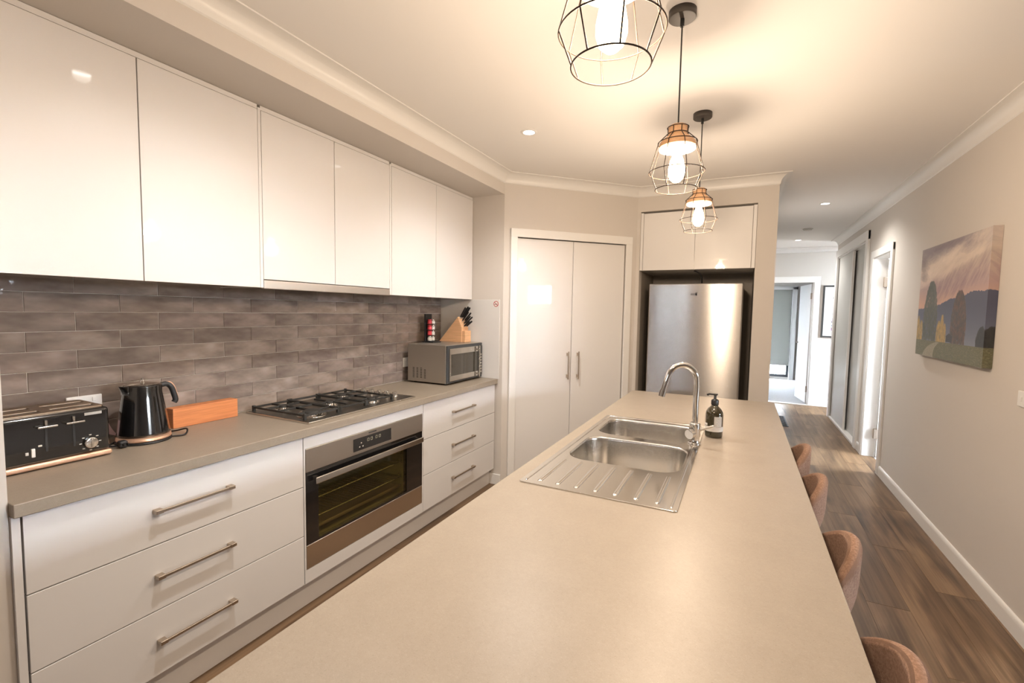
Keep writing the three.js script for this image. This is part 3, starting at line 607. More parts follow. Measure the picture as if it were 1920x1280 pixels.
{ // mixer tap
  const x = -0.163, z = -2.12, y = K + 0.003;
  const o = thing('mixer_tap', 'chrome gooseneck mixer tap on the sink', 'tap', [x, y, z]);
  part('base', [lathe([[0.027, 0], [0.027, 0.006], [0.021, 0.01], [0.02, 0.03], [0.023, 0.034], [0.023, 0.088], [0.019, 0.094], [0, 0.094]], x, y, z)], M.chrome, o);
  const d = V(-0.93, 0, 0.36).normalize(), P = (s, h) => V(x + d.x * s, y + h, z + d.z * s), pts = [P(0, 0.09), P(0, 0.18), P(0, 0.27)];
  for (let i = 1; i <= 8; i++) { const a = i / 8 * Math.PI * 0.93; pts.push(P(0.062 - 0.062 * Math.cos(a), 0.275 + 0.068 * Math.sin(a))); }
  pts.push(P(0.142, 0.22));
  part('spout', tube(pts, 0.0125, 64, 16), M.chrome, o, 'tall chrome swan-neck spout');
  part('spout_tip', bar(P(0.1405, 0.232), P(0.146, 0.205), 0.0145, 20), M.chrome, o);
  part('mixer_body', [bar(V(x - 0.02, y + 0.045, z + 0.03), V(x + 0.005, y + 0.05, z - 0.012), 0.021, 24)], M.chrome, o);
  part('lever', [bar(V(x + 0.012, y + 0.058, z), V(x + 0.075, y + 0.085, z - 0.01), 0.0055, 12)], M.chrome, o);
}
{ // soap bottle
  const x = -0.095, z = -2.305, y = K;
  const o = thing('soap_bottle', 'dark amber pump soap bottle with pale label beside the sink', 'soap bottle', [x, y, z]);
  part('bottle', lathe([[0, 0], [0.034, 0], [0.0375, 0.004], [0.0385, 0.012], [0.0385, 0.105], [0.036, 0.118], [0.028, 0.132], [0.018, 0.141], [0.0145, 0.146], [0.0145, 0.152], [0, 0.152]], x, y, z), M.amber, o);
  const lab = (y0, y1, a0, a1) => { const g = flat(new THREE.CylinderGeometry(0.0389, 0.0389, y1 - y0, 32, 1, true, a0, a1 - a0)); g.translate(x, y + (y0 + y1) / 2, z); return g; };
  const lm = M.label.clone(); lm.side = THREE.DoubleSide;
  const c = document.createElement('canvas'); c.width = 256; c.height = 128; const q = c.getContext('2d');
  q.fillStyle = '#b9b4aa'; q.fillRect(0, 0, 256, 128); q.fillStyle = '#4a4a46'; for (let j = 0; j < 9; j++) for (let i = 0; i < 14; i++) if (((i * 7 + j * 5) % 11) > 2) q.fillRect(10 + i * 17, 10 + j * 13, 4 + ((i * 13 + j * 7) % 11), 3);
  const ct = new THREE.CanvasTexture(c); ct.colorSpace = THREE.SRGBColorSpace;
  part('label', lab(0.03, 0.053, -2.2, 2.6), lm, o, 'pale paper band label');
  part('side_label', lab(0.054, 0.1, 0.05, 1.0), std({ map: ct, roughness: 0.6, side: THREE.DoubleSide }), o, 'small printed side label');
  part('front_label', lab(0.056, 0.066, -1.5, -0.75), lm, o);
  part('collar', lathe([[0.016, 0], [0.0165, 0.002], [0.0165, 0.02], [0.012, 0.025], [0.006, 0.027], [0.006, 0.045], [0, 0.045]], x, y + 0.15, z), M.blackPlastic, o);
  part('pump_head', [bx(x - 0.03, x + 0.011, y + 0.194, y + 0.202, z - 0.006, z + 0.006, 0.003), bx(x - 0.036, x - 0.026, y + 0.19, y + 0.199, z - 0.004, z + 0.004, 0.002)], M.blackPlastic, o);
}
// ------------------------------------------------------------------ bar stools
function makeStool(label) {
  const o = thing('bar_stool', label, 'bar stool', [0, 0, 0], { local: true, group: 'bar stools along the island' });
  const sh = 0.535, rows = [], NA = 36, NV = 10;
  // upholstered shell: faces -x, a curved back that wraps the seat
  for (let i = 0; i <= NA; i++) {
    const u = i / NA * 2 - 1, a = u * R(74), rim = sh + 0.03 + 0.225 * Math.pow(Math.max(0, 1 - Math.pow(Math.abs(u), 1.9)), 0.9), loop = [];
    const pt = (r, y) => [Math.cos(a) * r - 0.02, y, Math.sin(a) * r * 1.02];
    const rad = (y) => 0.175 + 0.06 * Math.sin(Math.min(1, Math.max(0, (y - sh + 0.06) / 0.22)) * Math.PI * 0.5) + 0.03 * (y - sh);
    for (let k = 0; k <= NV; k++) { const y = sh - 0.05 + (rim - sh + 0.05) * k / NV; loop.push(pt(rad(y), y)); }
    for (let k = 1; k < 6; k++) { const q = k / 6 * Math.PI, y = rim + 0.016 * Math.sin(q); loop.push(pt(rad(rim) - 0.018 + 0.018 * Math.cos(q), y)); }
    for (let k = NV; k >= 0; k--) { const y = sh - 0.05 + (rim - sh + 0.05) * k / NV; loop.push(pt(rad(y) - 0.036, y)); }
    rows.push(loop);
  }
  const pos = [], idx = [], L = rows[0].length; rows.forEach((r) => r.forEach((p) => pos.push(...p)));
  for (let i = 0; i < NA; i++) for (let k = 0; k < L; k++) { const n = (k + 1) % L; idx.push(i * L + k, i * L + n, (i + 1) * L + k, i * L + n, (i + 1) * L + n, (i + 1) * L + k); }
  for (const e of [0, NA]) { const c = pos.length / 3, m = [0, 1, 2].map((q) => rows[e].reduce((s, p) => s + p[q], 0) / L); pos.push(...m); for (let k = 0; k < L; k++) idx.push(c, e * L + k, e * L + (k + 1) % L); }
  const g = new THREE.BufferGeometry(); g.setAttribute('position', new THREE.Float32BufferAttribute(pos, 3)); g.setIndex(idx); g.computeVertexNormals();
  const fm = M.fabric.clone(); fm.side = THREE.DoubleSide;
  part('backrest', boxUV(flat(g)), fm, o, 'curved woven tan backrest');
  const seat = lathe([[0, -0.05], [0.15, -0.05], [0.185, -0.035], [0.195, -0.005], [0.185, 0.02], [0.15, 0.032], [0, 0.036]], -0.03, sh, 0, 40);
  part('seat', boxUV(seat), M.fabric, o);
  for (const [sx, sz] of [[-1, -1], [1, -1], [1, 1], [-1, 1]]) part('leg', bar(V(-0.03 + sx * 0.1, sh - 0.05, sz * 0.1), V(-0.03 + sx * 0.17, 0, sz * 0.17), 0.013, 12), M.legWood, o);
  part('footrest', [ring(0.205, 0.007, -0.03, 0.2, 0)], M.nickel, o);
  return o;
}
const stools = [[-1.11, 'tan fabric bar stool beneath the end of the island away from the fridge'], [-1.67, 'tan fabric bar stool level with the sink drainer'], [-2.27, 'tan fabric bar stool level with the sink tap'], [-2.78, 'tan fabric bar stool nearest to the fridge end of the island']];
const stool0 = makeStool(stools[0][1]);
stools.forEach(([z, label], i) => { const s = i ? copy(stool0, label) : stool0; s.position.set(0.127, 0, z); });

// ------------------------------------------------------------------ lights
function downlight(x, z, label) {
  const o = thing('downlight', label, 'downlight', [x, HT, z], { group: 'recessed ceiling downlights' });
  part('trim_ring', lathe([[0.036, 0], [0.036, -0.003], [0.044, -0.004], [0.05, -0.002], [0.051, 0]], x, HT, z, 40), M.plastic, o);
  part('lamp_lens', lathe([[0.0001, -0.0025], [0.036, -0.0025], [0.036, -0.0005], [0.0001, -0.0005]], x, HT, z, 32), M.lamp, o, 'glowing frosted lens');
  const l = new THREE.SpotLight(new THREE.Color().setRGB(1, 0.955, 0.9), DOWNLIGHT, 0, R(72), 0.7, 2); l.name = 'downlight_beam'; l.position.set(0, -0.012, 0); l.target.position.set(0, -1, 0); l.castShadow = true; l.shadow.radius = 1.7; o.add(l, l.target); l.target.name = 'downlight_aim';
}
downlight(-1.235, -1.11, 'recessed downlight in front of the kettle side cupboards');
downlight(-1.235, -2.66, 'recessed downlight in front of the microwave side cupboards');
downlight(-1.235, 2.6, 'recessed downlight in the corner by the narrow glass door');
downlight(0.685, -5.5, 'recessed downlight in the hall beside the hinged side door');
downlight(0.685, -7.98, 'recessed downlight in the hall by the bedroom door');
downlight(2.6, -0.8, 'recessed downlight by the sliding glass door');
downlight(2.6, 2.4, 'recessed downlight in the corner of the living area');

function pendant(z, label) {
  const x = -0.245, o = thing('pendant_light', label, 'pendant light', [x, HT, z], { group: 'wire cage pendant lights over the island' });
  part('ceiling_rose', [lathe([[0, -0.028], [0.046, -0.028], [0.049, -0.025], [0.049, 0], [0, 0]], x, HT, z)], M.rose, o, 'dark round ceiling rose');
  part('cord_grip', cyl(0.007, 0.007, 0.03, x, HT - 0.056, z, 14), M.blackPlastic, o);
  part('cord', bar(V(x, HT - 0.05, z), V(x, 2.165, z), 0.0028, 8), M.blackPlastic, o);
  part('lamp_holder', lathe([[0.0, 2.172], [0.03, 2.17], [0.034, 2.165], [0.034, 2.135], [0.05, 2.122], [0.064, 2.108], [0.066, 2.084], [0.0, 2.084]], x, 0, z), M.paleWood, o, 'turned pale timber lamp holder');
  part('reflector', lathe([[0, 2.0835], [0.064, 2.0835], [0.064, 2.0825], [0, 2.0825]], x, 0, z), M.trim, o);
  const w = 0.0016, g = [ring(0.038, w, x, 2.163, z), ring(0.037, w, x, 2.14, z), ring(0.07, w, x, 2.108, z), ring(0.1, w, x, 2.0, z), ring(0.075, w, x, 1.937, z)];
  for (let i = 0; i < 8; i++) {
    const a = (i + 0.4) / 8 * Math.PI * 2, c = Math.cos(a), s = Math.sin(a), P = (r, y) => V(x + c * r, y, z + s * r);
    g.push(bar(P(0.038, 2.163), P(0.037, 2.14), w, 6), bar(P(0.037, 2.14), P(0.07, 2.108), w, 6), bar(P(0.07, 2.108), P(0.1, 2.0), w, 6), bar(P(0.1, 2.0), P(0.075, 1.937), w, 6));
  }
  part('wire_cage', g, M.wire, o, 'bronze wire cage');
  part('bulb', lathe([[0, 1.962], [0.012, 1.964], [0.024, 1.975], [0.03, 1.995], [0.03, 2.012], [0.025, 2.04], [0.017, 2.062], [0.014, 2.08], [0, 2.08]], x, 0, z, 32), M.bulb, o, 'glowing filament bulb');
  const l = new THREE.PointLight(new THREE.Color().setRGB(1, 0.78, 0.58), PENDANT, 0, 2); l.name = 'bulb_glow'; l.position.set(0, 1.99 - HT, 0); l.castShadow = true; l.shadow.radius = 2.2; o.add(l);
}
pendant(-0.89, 'wire cage pendant over the island, farthest from the fridge');
pendant(-1.85, 'wire cage pendant hanging over the sink, middle of the row of three');
pendant(-2.81, 'wire cage pendant over the island, closest to the fridge');
{
  const o = thing('smoke_detector', 'white round smoke detector on the hall ceiling', 'smoke detector', [0.7, HT, -7.0]);
  part('base_plate', lathe([[0, -0.012], [0.055, -0.012], [0.058, 0], [0, 0]], 0.7, HT, -7.0), M.plastic, o);
  part('sensor_dome', lathe([[0, -0.034], [0.028, -0.033], [0.042, -0.024], [0.046, -0.012], [0, -0.012]], 0.7, HT, -7.0), M.plastic, o);
}

// ------------------------------------------------------------------ pictures, switch, floor vent
{
  const c = document.createElement('canvas'); c.width = 768; c.height = 540; const x = c.getContext('2d');
  const W = 768, H = 540; let q = 99; const r = () => { q = (q * 1664525 + 1013904223) >>> 0; return q / 4294967296; };
  let g = x.createLinearGradient(0, 0, 0, 320); g.addColorStop(0, '#a39a9a'); g.addColorStop(0.35, '#c4b3a6'); g.addColorStop(0.65, '#b39a97'); g.addColorStop(0.85, '#c9a493'); g.addColorStop(1, '#dcae94'); x.fillStyle = g; x.fillRect(0, 0, W, H);
  const puff = (px, py, l, h, rot, col, al) => { x.save(); x.translate(px, py); x.rotate(rot); x.globalAlpha = al; x.fillStyle = col; x.beginPath(); x.ellipse(0, 0, l, h, 0, 0, 7); x.fill(); x.restore(); };
  for (let i = 0; i < 420; i++) { const px = r() * W, band = 150 - px * 0.16; puff(px, band + (r() - 0.5) * 110, 25 + r() * 70, 6 + r() * 16, -0.3 + (r() - 0.5) * 0.3, '#e6d8c6', 0.06); }
  for (let i = 0; i < 260; i++) { const px = 200 + r() * 560; puff(px, 235 - (px - 200) * 0.17 + (r() - 0.5) * 90, 14 + r() * 40, 3 + r() * 6, -0.75 + (r() - 0.5) * 0.25, '#7d6a74', 0.09); }
  for (let i = 0; i < 90; i++) puff(r() * 620, r() * 55 * (0.4 + r()), 30 + r() * 50, 8 + r() * 12, -0.15, '#716a72', 0.09);
  for (let i = 0; i < 60; i++) puff(r() * 90, 40 + r() * 120, 20 + r() * 40, 8 + r() * 14, 0.2, '#7a7078', 0.08);
  x.globalAlpha = 1;
  const hill = (pts, col) => { x.fillStyle = col; x.beginPath(); x.moveTo(0, H); for (const [a, b] of pts) x.lineTo(a, b); x.lineTo(W, H); x.fill(); };
  const ridge = [[0, 306]]; for (let i = 1; i <= 120; i++) { const t = i / 120; ridge.push([t * W, 306 - 12 * Math.sin(t * 4) - Math.max(0, t - 0.3) * 118 + 8 * Math.sin(t * 21) * t + (r() - 0.5) * 6]); } hill(ridge, '#53566a');
  g = x.createLinearGradient(0, 290, 0, 465); g.addColorStop(0, 'rgba(96,104,128,0)'); g.addColorStop(1, 'rgba(128,134,146,0.95)'); x.fillStyle = g; x.fillRect(0, 290, W, 175);
  const tree = (cx, top, bot, w, cols, n = 1500) => { for (let i = 0; i < n; i++) { const t = r(), y = top + (bot - top) * t, hw = w * Math.pow(Math.sin(Math.min(1, t * 1.1 + 0.02) * Math.PI * 0.66), 0.5); x.globalAlpha = 0.45; x.fillStyle = cols[Math.floor(r() * cols.length)]; x.beginPath(); x.ellipse(cx + (r() * 2 - 1) * hw, y, 3 + r() * 5, 5 + r() * 8, 0, 0, 7); x.fill(); } x.globalAlpha = 1; };
  for (const [cx, t, w] of [[18, 350, 22], [62, 372, 18], [300, 372, 26], [338, 345, 20], [372, 385, 14]]) tree(cx, t, 462, w, ['#b8955c', '#97855a', '#c2a066', '#847b5c'], 420);
  tree(176, 178, 462, 92, ['#4a4e48', '#55574e', '#615d52', '#424743']); tree(516, 240, 460, 78, ['#4d4643', '#624a42', '#434443', '#70544a']); tree(742, 390, 490, 44, ['#2f3134', '#3b3a3a', '#282b2e'], 700);
  x.fillStyle = '#3a3b40'; x.fillRect(395, 432, 66, 26); x.beginPath(); x.moveTo(388, 434); x.lineTo(428, 418); x.lineTo(470, 434); x.fill();
  x.fillStyle = '#68674f'; x.fillRect(0, 462, W, H - 462);
  x.fillStyle = 'rgba(178,166,148,0.7)'; x.beginPath(); x.moveTo(290, 464); x.quadraticCurveTo(150, 480, 100, H); x.lineTo(250, H); x.quadraticCurveTo(240, 490, 320, 466); x.fill();
  for (let i = 0; i < 2600; i++) { x.globalAlpha = 0.35; x.fillStyle = ['#8f8b70', '#46483a', '#74755a', '#a39a80'][Math.floor(r() * 4)]; x.fillRect(r() * W, 463 + r() * 77, 2 + r() * 5, 1 + r() * 3); } x.globalAlpha = 1;
  const t = new THREE.CanvasTexture(c); t.colorSpace = THREE.SRGBColorSpace; t.anisotropy = 8;
  const z0 = -4.385, z1 = -3.325, y0 = 1.205, y1 = 1.962, xw = 1.205, xf = 1.163;
  const g2 = bx(xf, xw - 0.001, y0, y1, z0, z1), p = g2.attributes.position, n = g2.attributes.normal, uv = g2.attributes.uv;
  for (let i = 0; i < p.count; i++) {   // wrapped print: the sides carry on the picture's border
    let u = (p.getZ(i) - z0) / (z1 - z0), v = (p.getY(i) - y0) / (y1 - y0);
    if (Math.abs(n.getZ(i)) > 0.5) u = n.getZ(i) > 0 ? 1 - (p.getX(i) - xf) * 0.9 : (p.getX(i) - xf) * 0.9;
    if (Math.abs(n.getY(i)) > 0.5) v = n.getY(i) > 0 ? 1 - (p.getX(i) - xf) * 0.9 : (p.getX(i) - xf) * 0.9;
    uv.setXY(i, u, v);
  }
  tag(part('canvas_print', g2, std({ map: t, roughness: 0.5 })), 'large canvas print of misty trees at dusk on the hall-side wall', 'picture');
  // framed picture at the end of the hall
  const c2 = document.createElement('canvas'); c2.width = 128; c2.height = 192; const d = c2.getContext('2d'); d.fillStyle = '#e9ebea'; d.fillRect(0, 0, 128, 192);
  for (let i = 0; i < 260; i++) { d.fillStyle = ['#8d4f8f', '#46506a', '#20252e', '#6b7888', '#b892b5', '#2f4a6a'][Math.floor(r() * 6)]; d.globalAlpha = 0.7; d.fillRect(24 + r() * 78, 24 + r() * 140, 3 + r() * 12, 2 + r() * 9); }
  const t2 = new THREE.CanvasTexture(c2); t2.colorSpace = THREE.SRGBColorSpace;
  const f = thing('framed_picture', 'black framed picture on the wall beside the bedroom door', 'picture', [1.45, 1.13, -8.89]);
  part('frame', [bx(1.15, 1.175, 1.13, 1.965, -8.9, -8.875, 0.002), bx(1.725, 1.75, 1.13, 1.965, -8.9, -8.875, 0.002), bx(1.175, 1.725, 1.13, 1.155, -8.9, -8.875, 0.002), bx(1.175, 1.725, 1.94, 1.965, -8.9, -8.875, 0.002)], M.dark, f);
  const pg = bx(1.175, 1.725, 1.155, 1.94, -8.899, -8.887), pu = pg.attributes.uv, pp = pg.attributes.position; for (let i = 0; i < pp.count; i++) pu.setXY(i, (pp.getX(i) - 1.175) / 0.55, (pp.getY(i) - 1.155) / 0.785);
  part('print', pg, std({ map: t2, roughness: 0.3 }), f, 'abstract print with white border');
}
{
  const o = thing('light_switch', 'white light switch on the wall beside the canvas print', 'light switch', [1.205, 1.095, -3.0]);
  part('plate', bx(1.195, 1.205, 1.058, 1.132, -3.03, -2.91, 0.003), M.plastic, o);
  part('rocker', bx(1.191, 1.196, 1.085, 1.105, -3.0, -2.988, 0.002), M.trim, o); part('rocker', bx(1.191, 1.196, 1.085, 1.105, -2.96, -2.948, 0.002), M.trim, o);
}
{
  const o = thing('floor_vent', 'dark slatted heating vent set in the hall floor', 'floor vent', [0.55, 0, -7.35]);
  part('frame', [bx(0.5, 0.515, 0.0005, 0.008, -7.7, -7.0, 0.002), bx(0.6, 0.615, 0.0005, 0.008, -7.7, -7.0, 0.002), bx(0.515, 0.6, 0.0005, 0.008, -7.7, -7.685), bx(0.515, 0.6, 0.0005, 0.008, -7.015, -7.0)], M.alu, o);
  part('duct', bx(0.515, 0.6, 0.0005, 0.002, -7.685, -7.015), M.dark, o);
  for (let i = 0; i < 14; i++) part('slat', bx(0.515, 0.6, 0.002, 0.008, -7.66 + i * 0.047, -7.648 + i * 0.047), M.alu, o);
}

// ------------------------------------------------------------------ things on the bench
{ // toaster
  const z0 = -0.85, z1 = -0.53, x0 = -2.335, x1 = -2.115, y = K;
  const o = thing('toaster', 'black four-slice toaster with copper-toned base on the bench', 'toaster', [(x0 + x1) / 2, y, (z0 + z1) / 2]);
  part('base', bx(x0 - 0.004, x1 + 0.004, y + 0.004, y + 0.024, z0 - 0.004, z1, 0.008), M.copper, o, 'copper-toned base band');
  part('foot', [bx(x0 + 0.02, x0 + 0.04, y, y + 0.006, z0 + 0.02, z0 + 0.04), bx(x1 - 0.04, x1 - 0.02, y, y + 0.006, z0 + 0.02, z0 + 0.04), bx(x0 + 0.02, x0 + 0.04, y, y + 0.006, z1 - 0.04, z1 - 0.02), bx(x1 - 0.04, x1 - 0.02, y, y + 0.006, z1 - 0.04, z1 - 0.02)], M.dark, o);
  part('body', bx(x0, x1, y + 0.023, y + 0.186, z0, z1 - 0.002, 0.014), M.blackGloss, o, 'glossy black body');
  // metal top with four slots
  const s = rrect(x0 + 0.012, x1 - 0.012, -z1 + 0.012, -z0 - 0.012, 0.012);
  const slots = []; for (const cx of [x0 + 0.072, x1 - 0.062]) for (const cz of [z0 + 0.083, z1 - 0.087]) slots.push([cx - 0.016, cx + 0.016, cz - 0.062, cz + 0.062]);
  for (const [a, b, c, d] of slots) s.holes.push(rrect(a, b, -d, -c, 0.006, THREE.Path));
  const g = extr(s, 0.004, 0.001); g.rotateX(-Math.PI / 2); g.translate(0, y + 0.1865, 0);
  part('top_plate', boxUV(g), std({ color: lin(0.45, 0.36, 0.28), metalness: 1, roughness: 0.3 }), o, 'warm metal top plate');
  for (const [a, b, c, d] of slots) part('slot', bx(a - 0.002, b + 0.002, y + 0.184, y + 0.1875, c - 0.002, d + 0.002), M.dark, o);
  part('brand_plate', bx(x1, x1 + 0.001, y + 0.163, y + 0.173, -0.826, -0.776), M.mwSteel, o);
  for (const z of [-0.672, -0.745]) {
    part('lever_slot', bx(x1, x1 + 0.0015, y + 0.06, y + 0.17, z - 0.003, z + 0.003), M.dark, o);
    part('lever', [bx(x1, x1 + 0.022, y + 0.144, y + 0.151, z - 0.026, z + 0.026, 0.003), bar(V(x1 + 0.004, y + 0.152, z), V(x1 + 0.004, y + 0.168, z), 0.004)], M.rimSteel, o, 'steel lever');
  }
  const dial = (z, yy, r) => { const d = lathe([[0, 0.014], [r * 0.85, 0.014], [r, 0.011], [r, 0], [0, 0]], 0, 0, 0, 32); d.rotateZ(-Math.PI / 2); d.translate(x1, yy, z); return d; };
  part('browning_dial', [dial(-0.79, y + 0.062, 0.02), bx(x1 + 0.014, x1 + 0.018, y + 0.046, y + 0.078, -0.793, -0.787, 0.001)], M.rimSteel, o, 'round steel browning dial');
  part('dial_marks', [...Array(8).keys()].map((i) => { const a = i / 8 * 6.2832; return bx(x1, x1 + 0.001, -0.0015, 0.0015, -0.0035, 0.0035).translate(0, y + 0.062 + Math.sin(a) * 0.028, -0.79 + Math.cos(a) * 0.028); }), M.label, o);
  part('button', [bx(x1, x1 + 0.006, y + 0.048, y + 0.078, -0.642, -0.632, 0.002)], M.plastic, o); part('button', [bx(x1, x1 + 0.004, y + 0.058, y + 0.068, -0.626, -0.618, 0.001), bx(x1, x1 + 0.003, y + 0.08, y + 0.086, -0.66, -0.65, 0.001)], M.label, o);
}
{ // kettle
  const x = -2.225, z = -1.008, y = K;
  const o = thing('kettle', 'tall glossy black kettle with copper-toned base ring', 'kettle', [x, y, z]);
  part('power_base', lathe([[0, 0], [0.093, 0], [0.095, 0.003], [0.095, 0.008], [0.09, 0.011], [0, 0.011]], x, y, z, 48), M.blackPlastic, o);
  part('base_ring', lathe([[0, 0.0112], [0.092, 0.0112], [0.0935, 0.014], [0.0915, 0.03], [0, 0.03]], x, y, z, 48), M.copper, o, 'copper-toned ring');
  part('body', lathe([[0, 0.0302], [0.091, 0.0302], [0.089, 0.04], [0.071, 0.18], [0.067, 0.205], [0.067, 0.232], [0.0665, 0.236], [0.058, 0.237], [0, 0.237]], x, y, z, 56), M.blackGloss, o, 'glossy black tapered body');
  // spout towards +z
  const sp = new THREE.Shape(); sp.moveTo(-0.03, 0); sp.quadraticCurveTo(-0.012, 0.03, 0, 0.032); sp.quadraticCurveTo(0.012, 0.03, 0.03, 0); sp.closePath();
  const sg = extr(sp, 0.05, 0.002); { const p = sg.attributes.position; for (let i = 0; i < p.count; i++) { const t = 1 - p.getZ(i) / 0.05; p.setY(i, p.getY(i) * (1 - t * 0.95)); } sg.computeVertexNormals(); }
  const sm = new THREE.Matrix4().makeBasis(V(1, 0, 0), V(0, 0, 1), V(0, 1, 0)); sg.applyMatrix4(sm); { const p = sg.attributes.position; for (let i = 0; i < p.count; i += 3) { const t = [p.getX(i), p.getY(i), p.getZ(i)]; p.setXYZ(i, p.getX(i + 2), p.getY(i + 2), p.getZ(i + 2)); p.setXYZ(i + 2, ...t); } sg.computeVertexNormals(); }
  sg.scale(1, 1, 0.6); sg.translate(x, y + 0.186, z + 0.061); part('spout', sg, M.blackGloss, o);
  part('lid', [lathe([[0, 0.245], [0.03, 0.244], [0.057, 0.239], [0.058, 0.2365], [0, 0.2365]], x, y, z, 40), tube([V(x - 0.013, y + 0.243, z), V(x - 0.009, y + 0.257, z), V(x, y + 0.262, z), V(x + 0.009, y + 0.257, z), V(x + 0.013, y + 0.243, z)], 0.003, 20, 8)], M.chrome, o, 'steel lid with a loop knob');
  // handle towards -z
  const hp = [[0.06, 0.226], [0.083, 0.229], [0.097, 0.216], [0.107, 0.185], [0.112, 0.155], [0.106, 0.146]].map(([s, h]) => V(x + 0.02 * (s / 0.1), y + h, z - s));
  part('handle', [tube(hp, 0.011, 40, 12)], M.blackPlastic, o);
  part('handle_trim', tube(hp.slice(0, 5).map((p) => V(p.x, p.y + 0.007, p.z - 0.008)), 0.0045, 30, 8), M.copper, o);
  part('cord', [tube([V(x + 0.05, y + 0.006, z - 0.07), V(x + 0.07, y + 0.006, z - 0.12), V(x + 0.03, y + 0.02, z - 0.15), V(x - 0.03, y + 0.006, z - 0.13), V(x - 0.1, y + 0.005, z - 0.06)], 0.0035, 40, 8), tube([V(x - 0.08, y + 0.005, z + 0.02), V(x - 0.02, y + 0.005, z + 0.11), V(x + 0.03, y + 0.008, z + 0.12), V(x + 0.05, y + 0.012, z + 0.1)], 0.0035, 30, 8)], M.blackPlastic, o);
  part('plug', [bx(x + 0.035, x + 0.065, y + 0.001, y + 0.03, z + 0.082, z + 0.112, 0.009), bx(x + 0.065, x + 0.08, y + 0.012, y + 0.02, z + 0.088, z + 0.09), bx(x + 0.065, x + 0.08, y + 0.012, y + 0.02, z + 0.102, z + 0.104)], M.blackPlastic, o);
}
tag(part('wooden_block', bx(-2.374, -2.315, K, K + 0.092, -1.468, -1.165, 0.003), M.orangeWood), 'orange timber block standing against the tiles beside the kettle', 'wooden block');
{
  const s = new THREE.Shape(); s.moveTo(0.84, 0.0005); s.lineTo(0.87, 0.0005); s.quadraticCurveTo(0.9, 0.04, 0.928, 0.03); s.quadraticCurveTo(0.955, 0.016, 0.982, 0.003); s.quadraticCurveTo(0.955, 0.03, 0.94, 0.083); s.lineTo(0.85, 0.09); s.closePath();
  const g = extr(s, 0.0016); g.rotateY(Math.PI / 2); g.translate(-2.362, K, 0);
  tag(part('paper_packet', g, M.pink), 'curled pink paper packet against the tiles between toaster and kettle', 'packet');
}
{ // microwave
  const z0 = -3.345, z1 = -2.832, x0 = -2.325, x1 = -1.965, y0 = K + 0.012, y1 = 1.203;
  const o = thing('microwave', 'stainless steel microwave oven at the end of the bench', 'microwave', [(x0 + x1) / 2, K, (z0 + z1) / 2]);
  part('body', bx(x0, x1, y0, y1, z0, z1, 0.004), M.mwSteel, o);
  for (const [fx, fz] of [[x0 + 0.04, z0 + 0.05], [x1 - 0.04, z0 + 0.05], [x0 + 0.04, z1 - 0.05], [x1 - 0.04, z1 - 0.05]]) part('foot', cyl(0.012, 0.014, y0 - K, fx, K, fz, 16), M.dark, o);
  for (let c = 0; c < 4; c++) for (let r = 0; r < 8 - (c === 3 ? 1 : 0); r++) part('vent_slot', bx(x0 + 0.05 + c * 0.036, x0 + 0.068 + c * 0.036, y0 + 0.03 + r * 0.0105, y0 + 0.0345 + r * 0.0105, z1 - 0.0005, z1 + 0.0006), M.dark, o);
  part('bezel', bx(x1, x1 + 0.012, y0, y1 - 0.002, z0 + 0.001, z1 - 0.001, 0.003), M.alu, o, 'dark front bezel');
  const X = x1 + 0.012, zd0 = z0 + 0.09;
  const d = part('door', [bx(X, X + 0.014, y0 + 0.018, y0 + 0.058, zd0, z1 - 0.018, 0.002), bx(X, X + 0.014, y1 - 0.068, y1 - 0.024, zd0, z1 - 0.018, 0.002), bx(X, X + 0.014, y0 + 0.058, y1 - 0.068, z1 - 0.032, z1 - 0.018, 0.002)], M.rimSteel, o, 'polished steel door frame');
  part('window', bx(X, X + 0.009, y0 + 0.058, y1 - 0.068, zd0, z1 - 0.032), phy({ color: lin(0.05, 0.045, 0.035), roughness: 0.12, clearcoat: 0.6, clearcoatRoughness: 0.05 }), d, 'dark glass window');
  part('handle', [bx(X + 0.03, X + 0.04, y0 + 0.012, y1 - 0.02, zd0 + 0.004, zd0 + 0.018, 0.004), bx(X + 0.01, X + 0.032, y0 + 0.034, y0 + 0.046, zd0 + 0.006, zd0 + 0.03), bx(X + 0.01, X + 0.032, y1 - 0.056, y1 - 0.044, zd0 + 0.006, zd0 + 0.03)], M.rimSteel, d);
  part('control_panel', bx(X, X + 0.01, y0 + 0.018, y1 - 0.024, z0 + 0.012, zd0 - 0.003, 0.002), M.blackGloss, o);
  for (let r = 0; r < 7; r++) part('button', bx(X + 0.01, X + 0.013, y0 + 0.04 + r * 0.024, y0 + 0.054 + r * 0.024, z0 + 0.025, zd0 - 0.018, 0.002), M.mwSteel, o);
}
const MT = 1.2035;
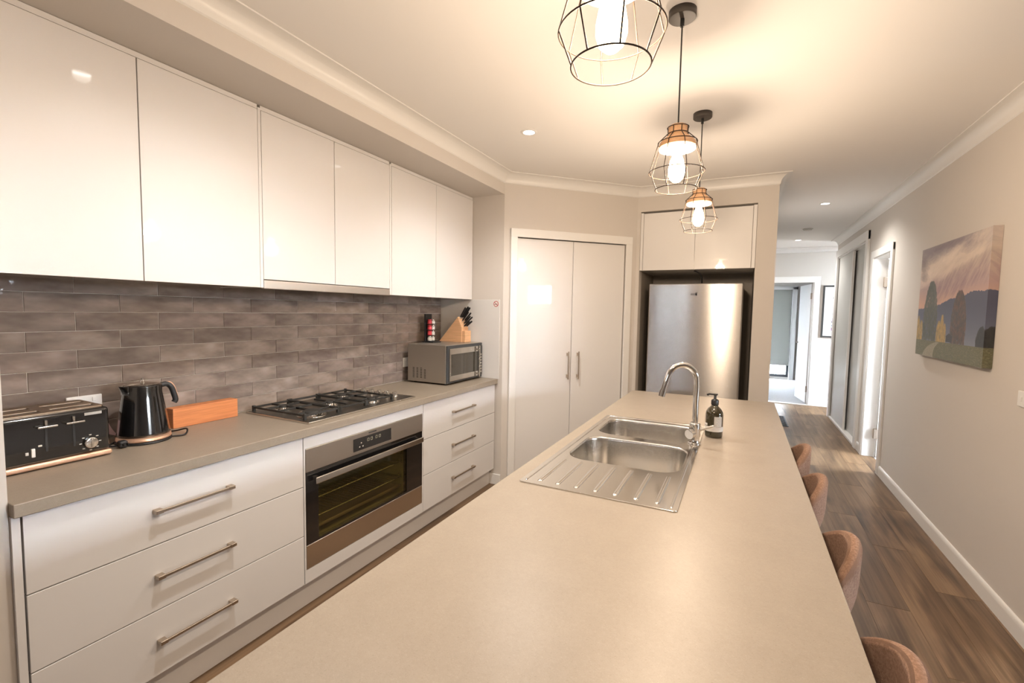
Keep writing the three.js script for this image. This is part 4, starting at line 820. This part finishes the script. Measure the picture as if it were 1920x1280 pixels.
{ // spice rack and jars
  const x = -2.27, z = -3.06;
  const o = thing('spice_rack', 'black spice stand on top of the microwave', 'spice rack', [x, MT, z]);
  part('base', bx(x - 0.05, x + 0.06, MT, MT + 0.008, z - 0.055, z + 0.055, 0.003), M.blackPlastic, o);
  part('back_plate', bx(x - 0.04, x - 0.025, MT + 0.008, MT + 0.232, z - 0.042, z + 0.042, 0.002), M.blackPlastic, o);
  for (let r = 0; r < 4; r++) part('shelf', bx(x - 0.026, x + 0.022, MT + 0.012 + r * 0.045, MT + 0.0145 + r * 0.045, z - 0.042, z + 0.042), M.blackPlastic, o);
  const rowName = ['lowest', 'second lowest', 'second highest', 'highest'];
  for (let r = 0; r < 4; r++) for (const s of [-1, 1]) {
    const y = MT + 0.0146 + r * 0.045, jz = z + s * 0.021, red = s > 0 && r > 0 && r < 4 ? true : false;
    const j = thing('spice_jar', `small glass spice jar with ${red ? 'red' : 'steel'} lid on the ${rowName[r]} shelf of the black stand`, 'jar', [x, y, jz], { group: 'spice jars in the black stand' });
    part('jar', lathe([[0, 0], [0.016, 0], [0.0175, 0.002], [0.0175, 0.022], [0.015, 0.026], [0, 0.026]], x, y, jz, 20), red ? M.red : M.label, j);
    part('lid', lathe([[0, 0.038], [0.014, 0.038], [0.016, 0.036], [0.016, 0.0262], [0, 0.0262]], x, y, jz, 20), red ? M.red : M.chrome, j);
  }
}
{ // knife block
  const z0 = -3.325, z1 = -3.225;
  const s = new THREE.Shape(); s.moveTo(-2.305, MT); s.lineTo(-2.085, MT); s.lineTo(-2.082, 1.318); s.lineTo(-2.122, 1.41); s.closePath();
  const g = extr(s, z1 - z0 - 0.004, 0.002); g.translate(0, 0.002, z0 + 0.002);
  const o = thing('knife_block', 'pale timber knife block on top of the microwave', 'knife block', [-2.19, MT, (z0 + z1) / 2]);
  part('block', boxUV(g), M.paleWood, o);
  part('foot_block', bx(-2.12, -2.05, MT, 1.3, z0 + 0.004, z1 - 0.004, 0.003), M.paleWood, o);
    const spots = [[0.12, 0.2, 0.115, 0.0095], [0.12, 0.5, 0.12, 0.01], [0.12, 0.8, 0.11, 0.0095], [0.42, 0.25, 0.105, 0.008], [0.42, 0.68, 0.11, 0.008], [0.68, 0.22, 0.1, 0.0075], [0.68, 0.6, 0.105, 0.0075], [0.9, 0.3, 0.085, 0.0085], [0.9, 0.72, 0.085, 0.0085]];
  spots.forEach(([t, w, len, r], i) => {
    const a = V(-2.122 + 0.04 * t, 1.412 - 0.092 * t, z0 + 0.012 + (z1 - z0 - 0.024) * w), row = t < 0.2 ? 'top' : t < 0.5 ? 'second' : t < 0.8 ? 'third' : 'lowest';
    const el = R(58 - 20 * t + (w - 0.5) * 6), dir = V(Math.cos(el), Math.sin(el), (w - 0.5) * 0.12).normalize();
    const k = thing('kitchen_knife', `black-handled knife in the ${row} row of the knife block`, 'knife', [a.x, a.y, a.z], { group: `knives in the ${row} row of the block` });
    const b = a.clone().addScaledVector(dir, len);
    const h = new THREE.CapsuleGeometry(r, len - 0.03, 4, 10); h.scale(0.95, 1, 0.6); h.applyQuaternion(new THREE.Quaternion().setFromUnitVectors(V(0, 1, 0), dir)); const m = a.clone().lerp(b, 0.56); h.translate(m.x, m.y, m.z);
    part('handle', flat(h), M.blackPlastic, k);
    part('bolster', bar(a.clone().addScaledVector(dir, 0.002), a.clone().addScaledVector(dir, 0.014), r * 0.8, 10), M.chrome, k);
  });
}

scene.traverse((o) => { if (o.isMesh) { o.castShadow = true; o.receiveShadow = true; } if (o.userData) delete o.userData.local; });
renderer.render(scene, camera);
